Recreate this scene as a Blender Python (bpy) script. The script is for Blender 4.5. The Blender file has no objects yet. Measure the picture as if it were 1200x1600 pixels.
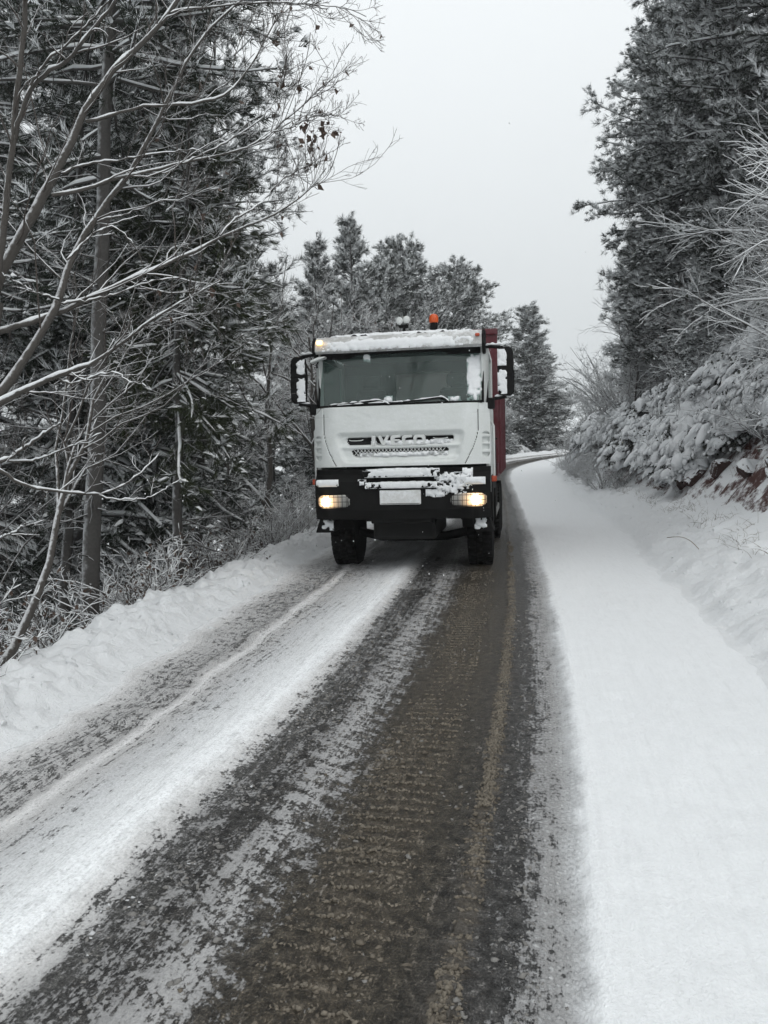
import bpy, bmesh, math, random
import numpy as np
from mathutils import Vector, Matrix

SC = bpy.context.scene
COL = SC.collection
rng = np.random.default_rng(11)
random.seed(5)

# ------------------------------------------------------------------ camera
CAM_H, PITCH, ROLL, FPX = 1.68, math.radians(4.2), math.radians(1.5), 1200.0
F = np.array([0, math.cos(PITCH), -math.sin(PITCH)])
_R0 = np.array([1.0, 0, 0]); _U0 = np.array([0, math.sin(PITCH), math.cos(PITCH)])
CR = _R0 * math.cos(ROLL) - _U0 * math.sin(ROLL)
CU = _U0 * math.cos(ROLL) + _R0 * math.sin(ROLL)
CC = np.array([0, 0, CAM_H])
cam_data = bpy.data.cameras.new('camera')
cam = bpy.data.objects.new('camera', cam_data)
COL.objects.link(cam)
cam_data.sensor_fit = 'VERTICAL'
cam_data.sensor_height = 24.0
cam_data.lens = 24.0 * FPX / 1600.0
cam_data.clip_start = 0.05
cam_data.clip_end = 3000
M = Matrix(((CR[0], CU[0], -F[0], 0), (CR[1], CU[1], -F[1], 0), (CR[2], CU[2], -F[2], CAM_H), (0, 0, 0, 1)))
cam.matrix_world = M
SC.camera = cam


def at(u, v, Y):
    """world point that lies Y metres ahead on the line of sight through photo pixel (u, v)"""
    d = F + CR * (u - 600) / FPX + CU * (800 - v) / FPX
    return CC + d * (Y / d[1])


# ------------------------------------------------------------------ world, sun, exposure
SUN_EL, SUN_ROT = math.radians(48), math.radians(150)
world = bpy.data.worlds.new('World')
SC.world = world
world.use_nodes = True
wt = world.node_tree
wt.nodes.clear()
w_out = wt.nodes.new('ShaderNodeOutputWorld')
w_bg = wt.nodes.new('ShaderNodeBackground')
w_bg.inputs['Strength'].default_value = 0.1
sky = wt.nodes.new('ShaderNodeTexSky')
sky.sky_type = 'NISHITA'
sky.sun_disc = False
sky.sun_elevation = SUN_EL
sky.sun_rotation = SUN_ROT
sky.air_density = 1.5
sky.dust_density = 6.0
hsv = wt.nodes.new('ShaderNodeHueSaturation')
hsv.inputs['Saturation'].default_value = 0.12
wt.links.new(sky.outputs[0], hsv.inputs['Color'])
# an overcast deck: the brightness of the cloud rises evenly from the horizon to the zenith
tc = wt.nodes.new('ShaderNodeTexCoord')
sx = wt.nodes.new('ShaderNodeSeparateXYZ')
wt.links.new(tc.outputs['Generated'], sx.inputs[0])
cr = wt.nodes.new('ShaderNodeValToRGB')
cr.color_ramp.elements[0].position = 0.0
cr.color_ramp.elements[0].color = (0.545, 0.580, 0.595, 1)
cr.color_ramp.elements[1].position = 1.0
cr.color_ramp.elements[1].color = (1.0, 1.03, 1.04, 1)
_e = cr.color_ramp.elements.new(0.5)
_e.color = (0.79, 0.825, 0.845, 1)
wn = wt.nodes.new('ShaderNodeTexNoise')
wn.inputs['Scale'].default_value = 1.6
wn.inputs['Detail'].default_value = 4
wt.links.new(tc.outputs['Generated'], wn.inputs['Vector'])
wadd = wt.nodes.new('ShaderNodeMath'); wadd.operation = 'MULTIPLY_ADD'
wadd.inputs[1].default_value = 0.10
wt.links.new(wn.outputs[0], wadd.inputs[0])
wt.links.new(sx.outputs['Z'], wadd.inputs[2])
wsub = wt.nodes.new('ShaderNodeMath'); wsub.operation = 'SUBTRACT'
wsub.inputs[1].default_value = 0.05
wt.links.new(wadd.outputs[0], wsub.inputs[0])
wt.links.new(wsub.outputs[0], cr.inputs[0])
scl = wt.nodes.new('ShaderNodeVectorMath'); scl.operation = 'SCALE'
scl.inputs['Scale'].default_value = 10.0
wt.links.new(cr.outputs[0], scl.inputs[0])
wm = wt.nodes.new('ShaderNodeMix'); wm.data_type = 'RGBA'
wm.inputs[0].default_value = 0.9
wt.links.new(hsv.outputs[0], wm.inputs[6])
wt.links.new(scl.outputs[0], wm.inputs[7])
wt.links.new(wm.outputs[2], w_bg.inputs['Color'])
wt.links.new(w_bg.outputs[0], w_out.inputs[0])

sun_d = bpy.data.lights.new('sun', 'SUN')
sun_d.energy = 0.5
sun_d.angle = math.radians(50)
sun_d.color = (1.0, 0.97, 0.93)
sun = bpy.data.objects.new('sun', sun_d)
COL.objects.link(sun)
# the sky's sun_rotation turns clockwise from +Y
_sd = Vector((math.sin(SUN_ROT) * math.cos(SUN_EL), math.cos(SUN_ROT) * math.cos(SUN_EL), math.sin(SUN_EL)))
sun.rotation_euler = _sd.to_track_quat('Z', 'Y').to_euler()

SC.view_settings.view_transform = 'Standard'
SC.view_settings.look = 'None'
SC.view_settings.exposure = 0.36
SC.view_settings.gamma = 1.0
SC.view_settings.use_curve_mapping = False
SC.render.engine = 'CYCLES'
SC.cycles.max_bounces = 6
SC.cycles.diffuse_bounces = 2
SC.cycles.use_adaptive_sampling = True
SC.cycles.adaptive_threshold = 0.03
SC.cycles.glossy_bounces = 3
SC.cycles.transmission_bounces = 4
SC.cycles.transparent_max_bounces = 8
SC.cycles.volume_bounces = 0
SC.cycles.use_denoising = True
SC.cycles.denoiser = 'OPENIMAGEDENOISE'
SC.cycles.denoising_input_passes = 'RGB_ALBEDO_NORMAL'
SC.cycles.denoising_prefilter = 'ACCURATE'
SC.cycles.caustics_reflective = False
SC.cycles.caustics_refractive = False


# ------------------------------------------------------------------ node helpers
def nd(t, typ, ins=None, **props):
    n = t.nodes.new(typ)
    for k, v in props.items():
        setattr(n, k, v)
    for k, v in (ins or {}).items():
        s = n.inputs[k]
        if isinstance(v, bpy.types.NodeSocket):
            t.links.new(v, s)
        else:
            s.default_value = v
    return n


def math_n(t, op, a, b=0.0, c=None, clamp=False):
    n = t.nodes.new('ShaderNodeMath'); n.operation = op; n.use_clamp = clamp
    for i, v in enumerate((a, b, c)):
        if v is None:
            continue
        if isinstance(v, bpy.types.NodeSocket):
            t.links.new(v, n.inputs[i])
        else:
            n.inputs[i].default_value = v
    return n.outputs[0]


def mix_c(t, f, a, b):
    n = t.nodes.new('ShaderNodeMix'); n.data_type = 'RGBA'
    for i, v in ((0, f), (6, a), (7, b)):
        if isinstance(v, bpy.types.NodeSocket):
            t.links.new(v, n.inputs[i])
        else:
            n.inputs[i].default_value = v if i == 0 else (*v, 1) if len(v) == 3 else v
    return n.outputs[2]


def ramp(t, fac, stops, interp='LINEAR'):
    n = t.nodes.new('ShaderNodeValToRGB')
    n.color_ramp.interpolation = interp
    el = n.color_ramp.elements
    while len(el) < len(stops):
        el.new(0.5)
    for e, (p, c) in zip(el, stops):
        e.position = p
        e.color = (c, c, c, 1) if isinstance(c, (int, float)) else (*c, 1)
    t.links.new(fac, n.inputs[0])
    return n.outputs[0]


def sstep(t, v, a, b):
    n = nd(t, 'ShaderNodeMapRange', {0: v, 1: a, 2: b, 3: 0.0, 4: 1.0}, interpolation_type='SMOOTHSTEP')
    return n.outputs[0]


def new_mat(name):
    m = bpy.data.materials.new(name)
    m.use_nodes = True
    t = m.node_tree
    b = t.nodes['Principled BSDF']
    return m, t, b


def noise(t, vec, scale, detail=4, rough=0.55):
    n = nd(t, 'ShaderNodeTexNoise', {'Scale': scale, 'Detail': detail, 'Roughness': rough})
    if vec is not None:
        t.links.new(vec, n.inputs['Vector'])
    return n.outputs[0]


def simple(name, col, rough=0.6, metal=0.0, var=0.25, scale=12.0, bump=0.0, spec=0.5):
    m, t, b = new_mat(name)
    tcn = t.nodes.new('ShaderNodeTexCoord')
    n = noise(t, tcn.outputs['Object'], scale, 5)
    lo = tuple(c * (1 - var) for c in col); hi = tuple(min(1, c * (1 + var)) for c in col)
    t.links.new(mix_c(t, n, lo, hi), b.inputs['Base Color'])
    b.inputs['Roughness'].default_value = rough
    b.inputs['Metallic'].default_value = metal
    b.inputs['Specular IOR Level'].default_value = spec
    if bump:
        bp = nd(t, 'ShaderNodeBump', {'Height': n, 'Strength': bump, 'Distance': 0.02})
        t.links.new(bp.outputs[0], b.inputs['Normal'])
    return m


SNOW = (0.80, 0.82, 0.835)


def snow_mat(name, col=SNOW, scale=9.0, bump=0.35, dist=0.02):
    m, t, b = new_mat(name)
    g = t.nodes.new('ShaderNodeNewGeometry')
    n1 = noise(t, g.outputs['Position'], scale, 6, 0.6)
    n2 = noise(t, g.outputs['Position'], scale * 9, 3, 0.6)
    n = math_n(t, 'MULTIPLY_ADD', n2, 0.35, n1)
    t.links.new(mix_c(t, n1, tuple(c * 0.95 for c in col), tuple(min(1, c * 1.03) for c in col)), b.inputs['Base Color'])
    b.inputs['Roughness'].default_value = 0.75
    b.inputs['Specular IOR Level'].default_value = 0.2
    bp = nd(t, 'ShaderNodeBump', {'Height': n, 'Strength': bump, 'Distance': dist})
    t.links.new(bp.outputs[0], b.inputs['Normal'])
    return m


def snowed(name, col, lo, hi, var=0.4, scale=14.0, rough=0.85, snow=SNOW, ns=0.5, bump=0.4, wind=0.0):
    """bark, rock or soil with snow lying where the surface faces up"""
    m, t, b = new_mat(name)
    g = t.nodes.new('ShaderNodeNewGeometry')
    n1 = noise(t, g.outputs['Position'], scale, 6, 0.65)
    n2 = noise(t, g.outputs['Position'], scale * 3.3, 4, 0.6)
    sp = nd(t, 'ShaderNodeSeparateXYZ', {0: g.outputs['Normal']})
    up = math_n(t, 'MULTIPLY_ADD', math_n(t, 'SUBTRACT', n1, 0.5), ns * 2, sp.outputs['Z'])
    if wind:
        side = math_n(t, 'MULTIPLY_ADD', sp.outputs['X'], -0.85, math_n(t, 'MULTIPLY', sp.outputs['Y'], -0.45))
        up = math_n(t, 'MULTIPLY_ADD', math_n(t, 'MAXIMUM', side, 0.0), wind, up)
    f = sstep(t, up, lo, hi)
    base = mix_c(t, n2, tuple(c * (1 - var) for c in col), tuple(c * (1 + var) for c in col))
    t.links.new(mix_c(t, f, base, snow), b.inputs['Base Color'])
    b.inputs['Roughness'].default_value = rough
    b.inputs['Specular IOR Level'].default_value = 0.25
    if bump:
        bp = nd(t, 'ShaderNodeBump', {'Height': n2, 'Strength': bump, 'Distance': 0.015})
        t.links.new(bp.outputs[0], b.inputs['Normal'])
    return m


MAT = {}
MAT['snow'] = snow_mat('snow', scale=13.0, bump=0.75, dist=0.05)
MAT['snow_crown'] = simple('snow_on_foliage', (0.74, 0.76, 0.77), 0.8, var=0.06, scale=3, spec=0.15)
MAT['snow_pad'] = snow_mat('snow_pad', scale=14, bump=0.25, dist=0.02)
MAT['bark'] = snowed('bark_with_snow', (0.060, 0.057, 0.054), 0.40, 1.0, scale=9, ns=0.65, wind=0.72, snow=(0.42, 0.43, 0.44))
MAT['bark_near'] = snowed('grey_bark_with_snow', (0.070, 0.064, 0.058), 0.38, 0.9, scale=26, ns=0.75, wind=0.55, snow=(0.56, 0.57, 0.58))
MAT['twig'] = snowed('twig_with_snow', (0.070, 0.060, 0.054), 0.15, 0.7, scale=6, ns=0.55, bump=0)
MAT['twig_frost'] = snowed('frosted_twig', (0.115, 0.10, 0.095), -0.35, 0.35, scale=5, ns=0.5, bump=0)
MAT['needle'] = simple('dark_pine_needle', (0.017, 0.024, 0.015), 0.7, var=0.5, scale=1.3, spec=0.2)
MAT['needle_green'] = simple('green_fir_needle', (0.032, 0.040, 0.020), 0.7, var=0.55, scale=1.2, spec=0.2)
MAT['needle_frost'] = simple('frosted_needle', (0.26, 0.275, 0.27), 0.8, var=0.5, scale=1.5, spec=0.1)
MAT['leaf_dead'] = simple('dead_leaf', (0.070, 0.045, 0.033), 0.8, var=0.4, scale=5)
MAT['leaf_red'] = simple('rusty_leaf', (0.10, 0.045, 0.032), 0.8, var=0.4, scale=3)
MAT['leaf_green'] = simple('evergreen_leaf', (0.028, 0.033, 0.022), 0.6, var=0.5, scale=3)
MAT['rock'] = snowed('red_rock_with_snow', (0.048, 0.026, 0.023), -0.05, 0.25, scale=3.2, ns=0.35)
MAT['grass'] = simple('dry_grass', (0.16, 0.13, 0.10), 0.9, var=0.5, scale=3)


# ------------------------------------------------------------------ mesh helpers
def mk_mesh(name, verts, faces, mats, midx=None, smooth=False, uv=None):
    """faces: list of int arrays (n, k)"""
    me = bpy.data.meshes.new(name)
    verts = np.asarray(verts, dtype=np.float32)
    me.vertices.add(len(verts))
    me.vertices.foreach_set('co', verts.ravel())
    loops = np.concatenate([np.asarray(f, dtype=np.int32).ravel() for f in faces])
    cnt = np.concatenate([np.full(len(f), np.asarray(f).shape[1], dtype=np.int32) for f in faces])
    me.loops.add(len(loops))
    me.loops.foreach_set('vertex_index', loops)
    me.polygons.add(len(cnt))
    starts = np.zeros(len(cnt), dtype=np.int32); starts[1:] = np.cumsum(cnt)[:-1]
    me.polygons.foreach_set('loop_start', starts)
    for m in (mats if isinstance(mats, (list, tuple)) else [mats]):
        me.materials.append(m)
    if midx is not None:
        me.polygons.foreach_set('material_index', np.asarray(midx, dtype=np.int32))
    if smooth:
        me.polygons.foreach_set('use_smooth', np.ones(len(cnt), dtype=bool))
    if uv is not None:
        l = me.uv_layers.new(name='road_uv')
        l.data.foreach_set('uv', np.asarray(uv, dtype=np.float32)[loops].ravel())
    me.update(calc_edges=True)
    return me


class Geo:
    def __init__(s):
        s.v = []; s.f = []; s.m = []; s.n = 0

    def add(s, v, f, mat=0):
        v = np.asarray(v, dtype=np.float64).reshape(-1, 3)
        if not len(v):
            return
        fl = f if isinstance(f, list) else [f]
        for q in fl:
            q = np.asarray(q)
            if len(q):
                s.f.append(q + s.n); s.m.append(np.full(len(q), mat))
        s.v.append(v); s.n += len(v)

    def mesh(s, name, mats, smooth=False):
        return mk_mesh(name, np.concatenate(s.v), s.f, mats, np.concatenate(s.m), smooth)


def link(name, me, parent=None, **props):
    o = bpy.data.objects.new(name, me)
    COL.objects.link(o)
    if parent is not None:
        o.parent = parent
    for k, v in props.items():
        o[k] = v
    return o


def thing(name, label, cat, loc=(0, 0, 0), rz=0.0, group=None, scale=1.0, tilt=(0, 0)):
    o = bpy.data.objects.new(name, None)
    COL.objects.link(o)
    o.location = [float(c) for c in loc]; o.rotation_euler = (tilt[0], tilt[1], rz)
    o.scale = (scale,) * 3 if not isinstance(scale, (tuple, list)) else scale
    o.empty_display_size = 0.2
    o['label'] = label; o['category'] = cat
    if group:
        o['group'] = group
    return o


def unit(a):
    return a / np.maximum(np.linalg.norm(a, axis=-1, keepdims=True), 1e-9)


def tubes(P, R, k=4):
    """P (B,n,3), R (B,n) -> verts, quads"""
    P = np.asarray(P, float); R = np.asarray(R, float)
    B, n, _ = P.shape
    T = unit(np.gradient(P, axis=1))
    mean = unit(P[:, -1] - P[:, 0])
    ref = np.where(np.abs(mean[:, 2:3]) < 0.85, np.array([[0, 0, 1.0]]), np.array([[1.0, 0, 0]]))[:, None, :]
    S = unit(np.cross(T, np.broadcast_to(ref, T.shape)))
    Up = np.cross(S, T)
    a = np.linspace(0, 2 * np.pi, k, endpoint=False)
    V = P[:, :, None] + R[:, :, None, None] * (np.cos(a)[None, None, :, None] * S[:, :, None] + np.sin(a)[None, None, :, None] * Up[:, :, None])
    idx = np.arange(B * n * k).reshape(B, n, k)
    q = np.stack([idx[:, :-1], np.roll(idx, -1, 2)[:, :-1], np.roll(idx, -1, 2)[:, 1:], idx[:, 1:]], -1).reshape(-1, 4)
    return V.reshape(-1, 3), q


def resample(poly, n):
    poly = np.asarray(poly, float)
    d = np.concatenate([[0], np.cumsum(np.linalg.norm(np.diff(poly[:, :3], axis=0), axis=1))])
    x = np.linspace(0, d[-1], n)
    # smooth (catmull-like): interpolate then a light blur
    q = np.stack([np.interp(x, d, poly[:, i]) for i in range(poly.shape[1])], 1)
    for _ in range(2):
        q[1:-1] = 0.25 * q[:-2] + 0.5 * q[1:-1] + 0.25 * q[2:]
    return q


def grow(P, R, counts, ang=(30, 60), lr=(0.4, 0.7), n=5, wig=0.15, trop=0.0, rr=0.55, umin=0.2, umax=1.0, flat=0.0, taper=0.35, g=rng, lmin=0.0, taper_len=0.5):
    B, n0, _ = P.shape
    par = np.repeat(np.arange(B), counts)
    m = len(par)
    u = g.uniform(umin, umax, m)
    x = np.minimum(u * (n0 - 1), n0 - 1.001); i = x.astype(int); f = (x - i)[:, None]
    st = P[par, i] * (1 - f) + P[par, i + 1] * f
    r0 = R[par, i] * (1 - f[:, 0]) + R[par, i + 1] * f[:, 0]
    tan = unit(P[par, i + 1] - P[par, i])
    L = np.linalg.norm(np.diff(P, axis=1), axis=2).sum(1)[par] * g.uniform(*lr, m) * (1 - taper_len * u)
    L = np.maximum(L, lmin)
    rv = g.normal(size=(m, 3)); rv[:, 2] *= (1 - flat)
    perp = unit(rv - (rv * tan).sum(1, keepdims=True) * tan)
    a = np.radians(g.uniform(*ang, m))[:, None]
    d = unit(tan * np.cos(a) + perp * np.sin(a))
    pts = [st]
    for _ in range(n - 1):
        d = unit(d + g.normal(size=(m, 3)) * wig + np.array([0, 0, trop]))
        pts.append(pts[-1] + d * (L / (n - 1))[:, None])
    P2 = np.stack(pts, 1)
    R2 = (r0 * rr)[:, None] * np.linspace(1, taper, n)[None]
    return P2, R2


def ridge(P, R, k=5, h=0.75, w=0.85, g=rng, thr=0.25, extra=0.004):
    """snow lying along the top of branches"""
    T = unit(np.gradient(P, axis=1))
    hor = np.sqrt(np.clip(1 - T[..., 2] ** 2, 0, 1))
    keep = np.clip((hor - thr) / 0.35, 0, 1)
    rad = (R * w + extra) * keep * g.uniform(0.55, 1.25, R.shape) * np.where(g.random(R.shape) < 0.14, 0.25, 1.0)
    rad[:, 0] *= 0.4; rad[:, -1] *= 0.5
    Q = P.copy(); Q[..., 2] += R * h + rad * 0.45
    rad = np.where(rad < 0.0015, 0.0003, rad)
    Q[..., 2] -= np.where(rad < 0.001, R, 0)
    return tubes(Q, rad, k)


def tuft_geo(pos, dr, size, nn, width, g, frost=0.3, spread=(0.35, 1.0), along=0.7, lift=0.25, snow_p=0.7, snow_z=0.3):
    T = len(pos)
    d = np.repeat(unit(dr), nn, 0)
    p = np.repeat(pos, nn, 0); s = np.repeat(size, nn)[:, None]
    rv = g.normal(size=d.shape)
    perp = unit(rv - (rv * d).sum(1, keepdims=True) * d)
    b = g.uniform(*spread, len(d))[:, None]
    nv = unit(d * g.uniform(0.35, 1.0, len(d))[:, None] + perp * b + np.array([0, 0, lift]))
    base = p - d * s * g.uniform(0, along, len(d))[:, None]
    tip = base + nv * s * g.uniform(0.7, 1.15, len(d))[:, None]
    wv = unit(np.cross(nv, g.normal(size=nv.shape))) * (width * g.uniform(0.6, 1.3, len(d)))[:, None]
    V = np.stack([base - wv, base + wv, tip], 1).reshape(-1, 3)
    tri = np.arange(len(V)).reshape(-1, 3)
    # 0 bare, 1 frosted, 2 snow-covered: snow sits on the needles of the upper side of a loaded tuft
    load = np.repeat(g.uniform(0.0, 1.0, T) < snow_p, nn)
    up = nv[:, 2] + g.normal(size=len(nv)) * 0.22
    fr = np.where(load & (up > snow_z), 2, np.where(g.random(len(tri)) < frost, 1, 0))
    fat = np.where(fr == 2, 1.55, 1.0)[:, None]
    V[0::3] = base - wv * fat; V[1::3] = base + wv * fat
    V[0::3, 2] += np.where(fr == 2, 0.012, 0); V[1::3, 2] += np.where(fr == 2, 0.012, 0); V[2::3, 2] += np.where(fr == 2, 0.012, 0)
    return V, tri, fr


def cap_geo(pos, size, g, k=6, flat=0.45, long=None):
    """little mounds of snow; long = optional direction in which a mound is drawn out"""
    T = len(pos)
    a = np.linspace(0, 2 * np.pi, k, endpoint=False)[None] + g.uniform(0, 6.28, (T, 1))
    rr = size[:, None] * g.uniform(0.55, 1.25, (T, k))
    ring = np.stack([np.cos(a) * rr, np.sin(a) * rr, -size[:, None] * g.uniform(0.1, 0.5, (T, k))], 2)
    if long is not None:
        l = unit(long)[:, None]
        ring = ring + l * (ring * l).sum(2, keepdims=True) * g.uniform(0.6, 1.8, (T, 1, 1))
    ring = ring + pos[:, None]
    top = pos + np.stack([g.normal(size=T) * size * 0.2, g.normal(size=T) * size * 0.2, size * flat * g.uniform(0.6, 1.3, T)], 1)
    V = np.concatenate([top[:, None], ring], 1).reshape(-1, 3)
    b = (np.arange(T) * (k + 1))[:, None]
    j = np.arange(k)[None]
    tri = np.stack([b + 0 * j, b + 1 + j, b + 1 + (j + 1) % k], 2).reshape(-1, 3)
    return V, tri


def sub_pts(P, us, g, jit=0.0):
    """points and tangents at parameters us (m,) on every polyline"""
    B, n, _ = P.shape
    out_p, out_t = [], []
    for u in us:
        uu = np.clip(u + g.uniform(-jit, jit, B), 0, 0.999)
        x = uu * (n - 1); i = x.astype(int); f = (x - i)[:, None]
        ar = np.arange(B)
        out_p.append(P[ar, i] * (1 - f) + P[ar, i + 1] * f)
        out_t.append(unit(P[ar, i + 1] - P[ar, i]))
    return np.concatenate(out_p), np.concatenate(out_t)


def fract(x):
    return x - np.floor(x)


def _h(i, j, s):
    return fract(np.sin(i * 127.1 + j * 311.7 + s * 74.7) * 43758.5453)


def vn(x, y, s=0):
    x = np.asarray(x, float); y = np.asarray(y, float)
    i = np.floor(x); j = np.floor(y); fx = x - i; fy = y - j
    fx = fx * fx * (3 - 2 * fx); fy = fy * fy * (3 - 2 * fy)
    return (_h(i, j, s) * (1 - fx) + _h(i + 1, j, s) * fx) * (1 - fy) + (_h(i, j + 1, s) * (1 - fx) + _h(i + 1, j + 1, s) * fx) * fy


def fbm(x, y, o=4, s=0, r=0.5):
    a, f, t, w = 1.0, 1.0, 0.0, 0.0
    for k in range(o):
        t = t + a * vn(x * f, y * f, s + k); w += a
        a *= r; f *= 2.03
    return t / w


def ss(x, a, b):
    k = np.clip((x - a) / (b - a), 0, 1)
    return k * k * (3 - 2 * k)


# ------------------------------------------------------------------ the lie of the land: s runs along the road, t across it
_ds = 0.05
_S = np.arange(-9, 150, _ds)
_hd = np.radians(np.interp(_S, [0, 3, 6, 10, 20, 30, 36, 42, 60, 110], [14.5, 12.5, 10.8, 9.3, 8.6, 7.0, 11, 26, 75, 100]))
_X = np.cumsum(np.sin(_hd)) * _ds; _Y = np.cumsum(np.cos(_hd)) * _ds
_i0 = np.argmin(abs(_S)); _X -= _X[_i0] - 0.05; _Y -= _Y[_i0]


def road_z(s):
    return np.where(s < 16, 0, np.where(s < 28, 0.052 * (s - 16) ** 2 / 24, 0.312 + 0.052 * (s - 28)))


def toe_l(s):
    return np.interp(s, [2, 4, 7, 9, 15], [-3.1, -3.2, -3.55, -3.65, -3.75]) + 0.16 * (fbm(s * 0.9, 0 * s, 3, 5) - 0.5) * 2 + 0.16 * (fbm(s * 3.3, 0 * s, 3, 15) - 0.5)


def toe_r(s):
    return np.interp(s, [4, 16, 30], [1.25, 1.75, 1.9]) + 0.12 * (fbm(s * 0.8, 0 * s, 3, 9) - 0.5) * 2 + 0.16 * (fbm(s * 3.1, 0 * s, 3, 19) - 0.5)


def to_xy(s, t):
    x = np.interp(s, _S, _X); y = np.interp(s, _S, _Y); h = np.interp(s, _S, _hd)
    return x + t * np.cos(h), y - t * np.sin(h)


def to_st(X, Y):
    m = (_S > -8) & (_S < 140)
    d = (_X[m] - X) ** 2 + (_Y[m] - Y) ** 2
    i = np.argmin(d); h = _hd[m][i]
    return _S[m][i], (X - _X[m][i]) * math.cos(h) - (Y - _Y[m][i]) * math.sin(h)


def bank_left(s, d):
    zc = 0.11 + 0.13 * (fbm(s * 0.55, d * 0, 3, 21) - 0.3)
    rise = ss(d, -0.02, 0.42) * zc
    fall = np.where(d > 0.75, np.minimum(0.62 * (d - 0.75) ** 1.0, 5.5 + 0.06 * d), 0)
    far = np.where(d > 24, 0.30 * (d - 24), 0)
    z = rise - fall * ss(d, 0.6, 1.2) + np.minimum(far, 14)
    lum = 1 - np.abs(2 * fbm(s * 2.6 + 0.7 * np.sin(d * 3), d * 3.3, 3, 31) - 1) * 1.5
    lum2 = fbm(s * 8, d * 9, 3, 33) - 0.5
    env = ss(d, 0.02, 0.3) * (1 - 0.75 * ss(d, 1.0, 2.0))
    z = z + env * (0.105 * (lum - 0.5) + 0.17 * lum2 + 0.035 * (np.round(3.0 * fbm(s * 5, d * 5, 2, 38)) / 3.0 - 0.5))
    z = z + ss(d, 2, 6) * 0.5 * (fbm(s * 0.3, d * 0.3, 3, 35) - 0.5)
    return z


def steep(s):
    return np.interp(s, [7, 11, 16, 21, 26, 32], [2.3, 1.8, 1.5, 1.3, 0.75, 0.5]) + 0.5 * (fbm(s * 0.45, 0 * s, 2, 44) - 0.5)


def bank_right(s, d):
    z = 0.17 * ss(d, 0, 0.35) + 0.40 * np.clip(np.minimum(d, steep(s)) - 0.3, 0, 3) + 1.3 * np.clip(d - steep(s), 0, 2.3) + 0.5 * np.clip(d - steep(s) - 2.3, 0, 40)
    lum = 1 - np.abs(2 * fbm(s * 2.2, d * 2.4, 3, 51) - 1) * 1.5
    lum2 = fbm(s * 7, d * 7, 3, 53) - 0.5
    env = ss(d, -0.05, 0.35)
    z = z + env * (0.10 * (lum - 0.55) * (1 - 0.4 * ss(d, 0.9, 1.6)) + 0.055 * lum2)
    z = z + ss(d, 0.8, 2.5) * 0.32 * (fbm(s * 0.9, d * 0.9, 3, 55) - 0.5)
    return z


def ground_z(X, Y):
    s, t = to_st(X, Y)
    s_ = np.array([s]); z = float(road_z(s_)[0]); tl = float(toe_l(s_)[0]); tr = float(toe_r(s_)[0])
    if t < tl:
        z += float(bank_left(s_, np.array([tl - t]))[0])
    elif t > tr:
        z += float(bank_right(s_, np.array([t - tr]))[0])
    return z


# rows along s
rows = list(np.arange(-8, 1.2, 0.25))
s = 1.2
while s < 140:
    rows.append(s); s += max(0.023, 0.0086 * s)
rows = np.array(rows)
q_road = np.linspace(0, 1, 180)
d_l = list(np.arange(0, 1.35, 0.03)); st = 0.03
while d_l[-1] < 95:
    st *= 1.13; d_l.append(d_l[-1] + st)
d_l = np.array(d_l)
d_r = list(np.arange(0, 3.2, 0.036)); st = 0.036
while d_r[-1] < 22:
    st *= 1.13; d_r.append(d_r[-1] + st)
d_r = np.array(d_r)


def sheet(name, Sg, Tg, Zg, mat, uv=None, parent=None, flip=False):
    X, Y = to_xy(Sg, Tg)
    V = np.stack([X, Y, Zg], -1).reshape(-1, 3)
    n, k = Sg.shape
    idx = np.arange(n * k).reshape(n, k)
    q = np.stack([idx[:-1, :-1], idx[:-1, 1:], idx[1:, 1:], idx[1:, :-1]], -1).reshape(-1, 4)
    if flip:
        q = q[:, ::-1]
    UV = np.stack([uv, Sg], -1).reshape(-1, 2) if uv is not None else None
    return link(name, mk_mesh(name, V, [q], mat, smooth=True, uv=UV), parent)


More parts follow.
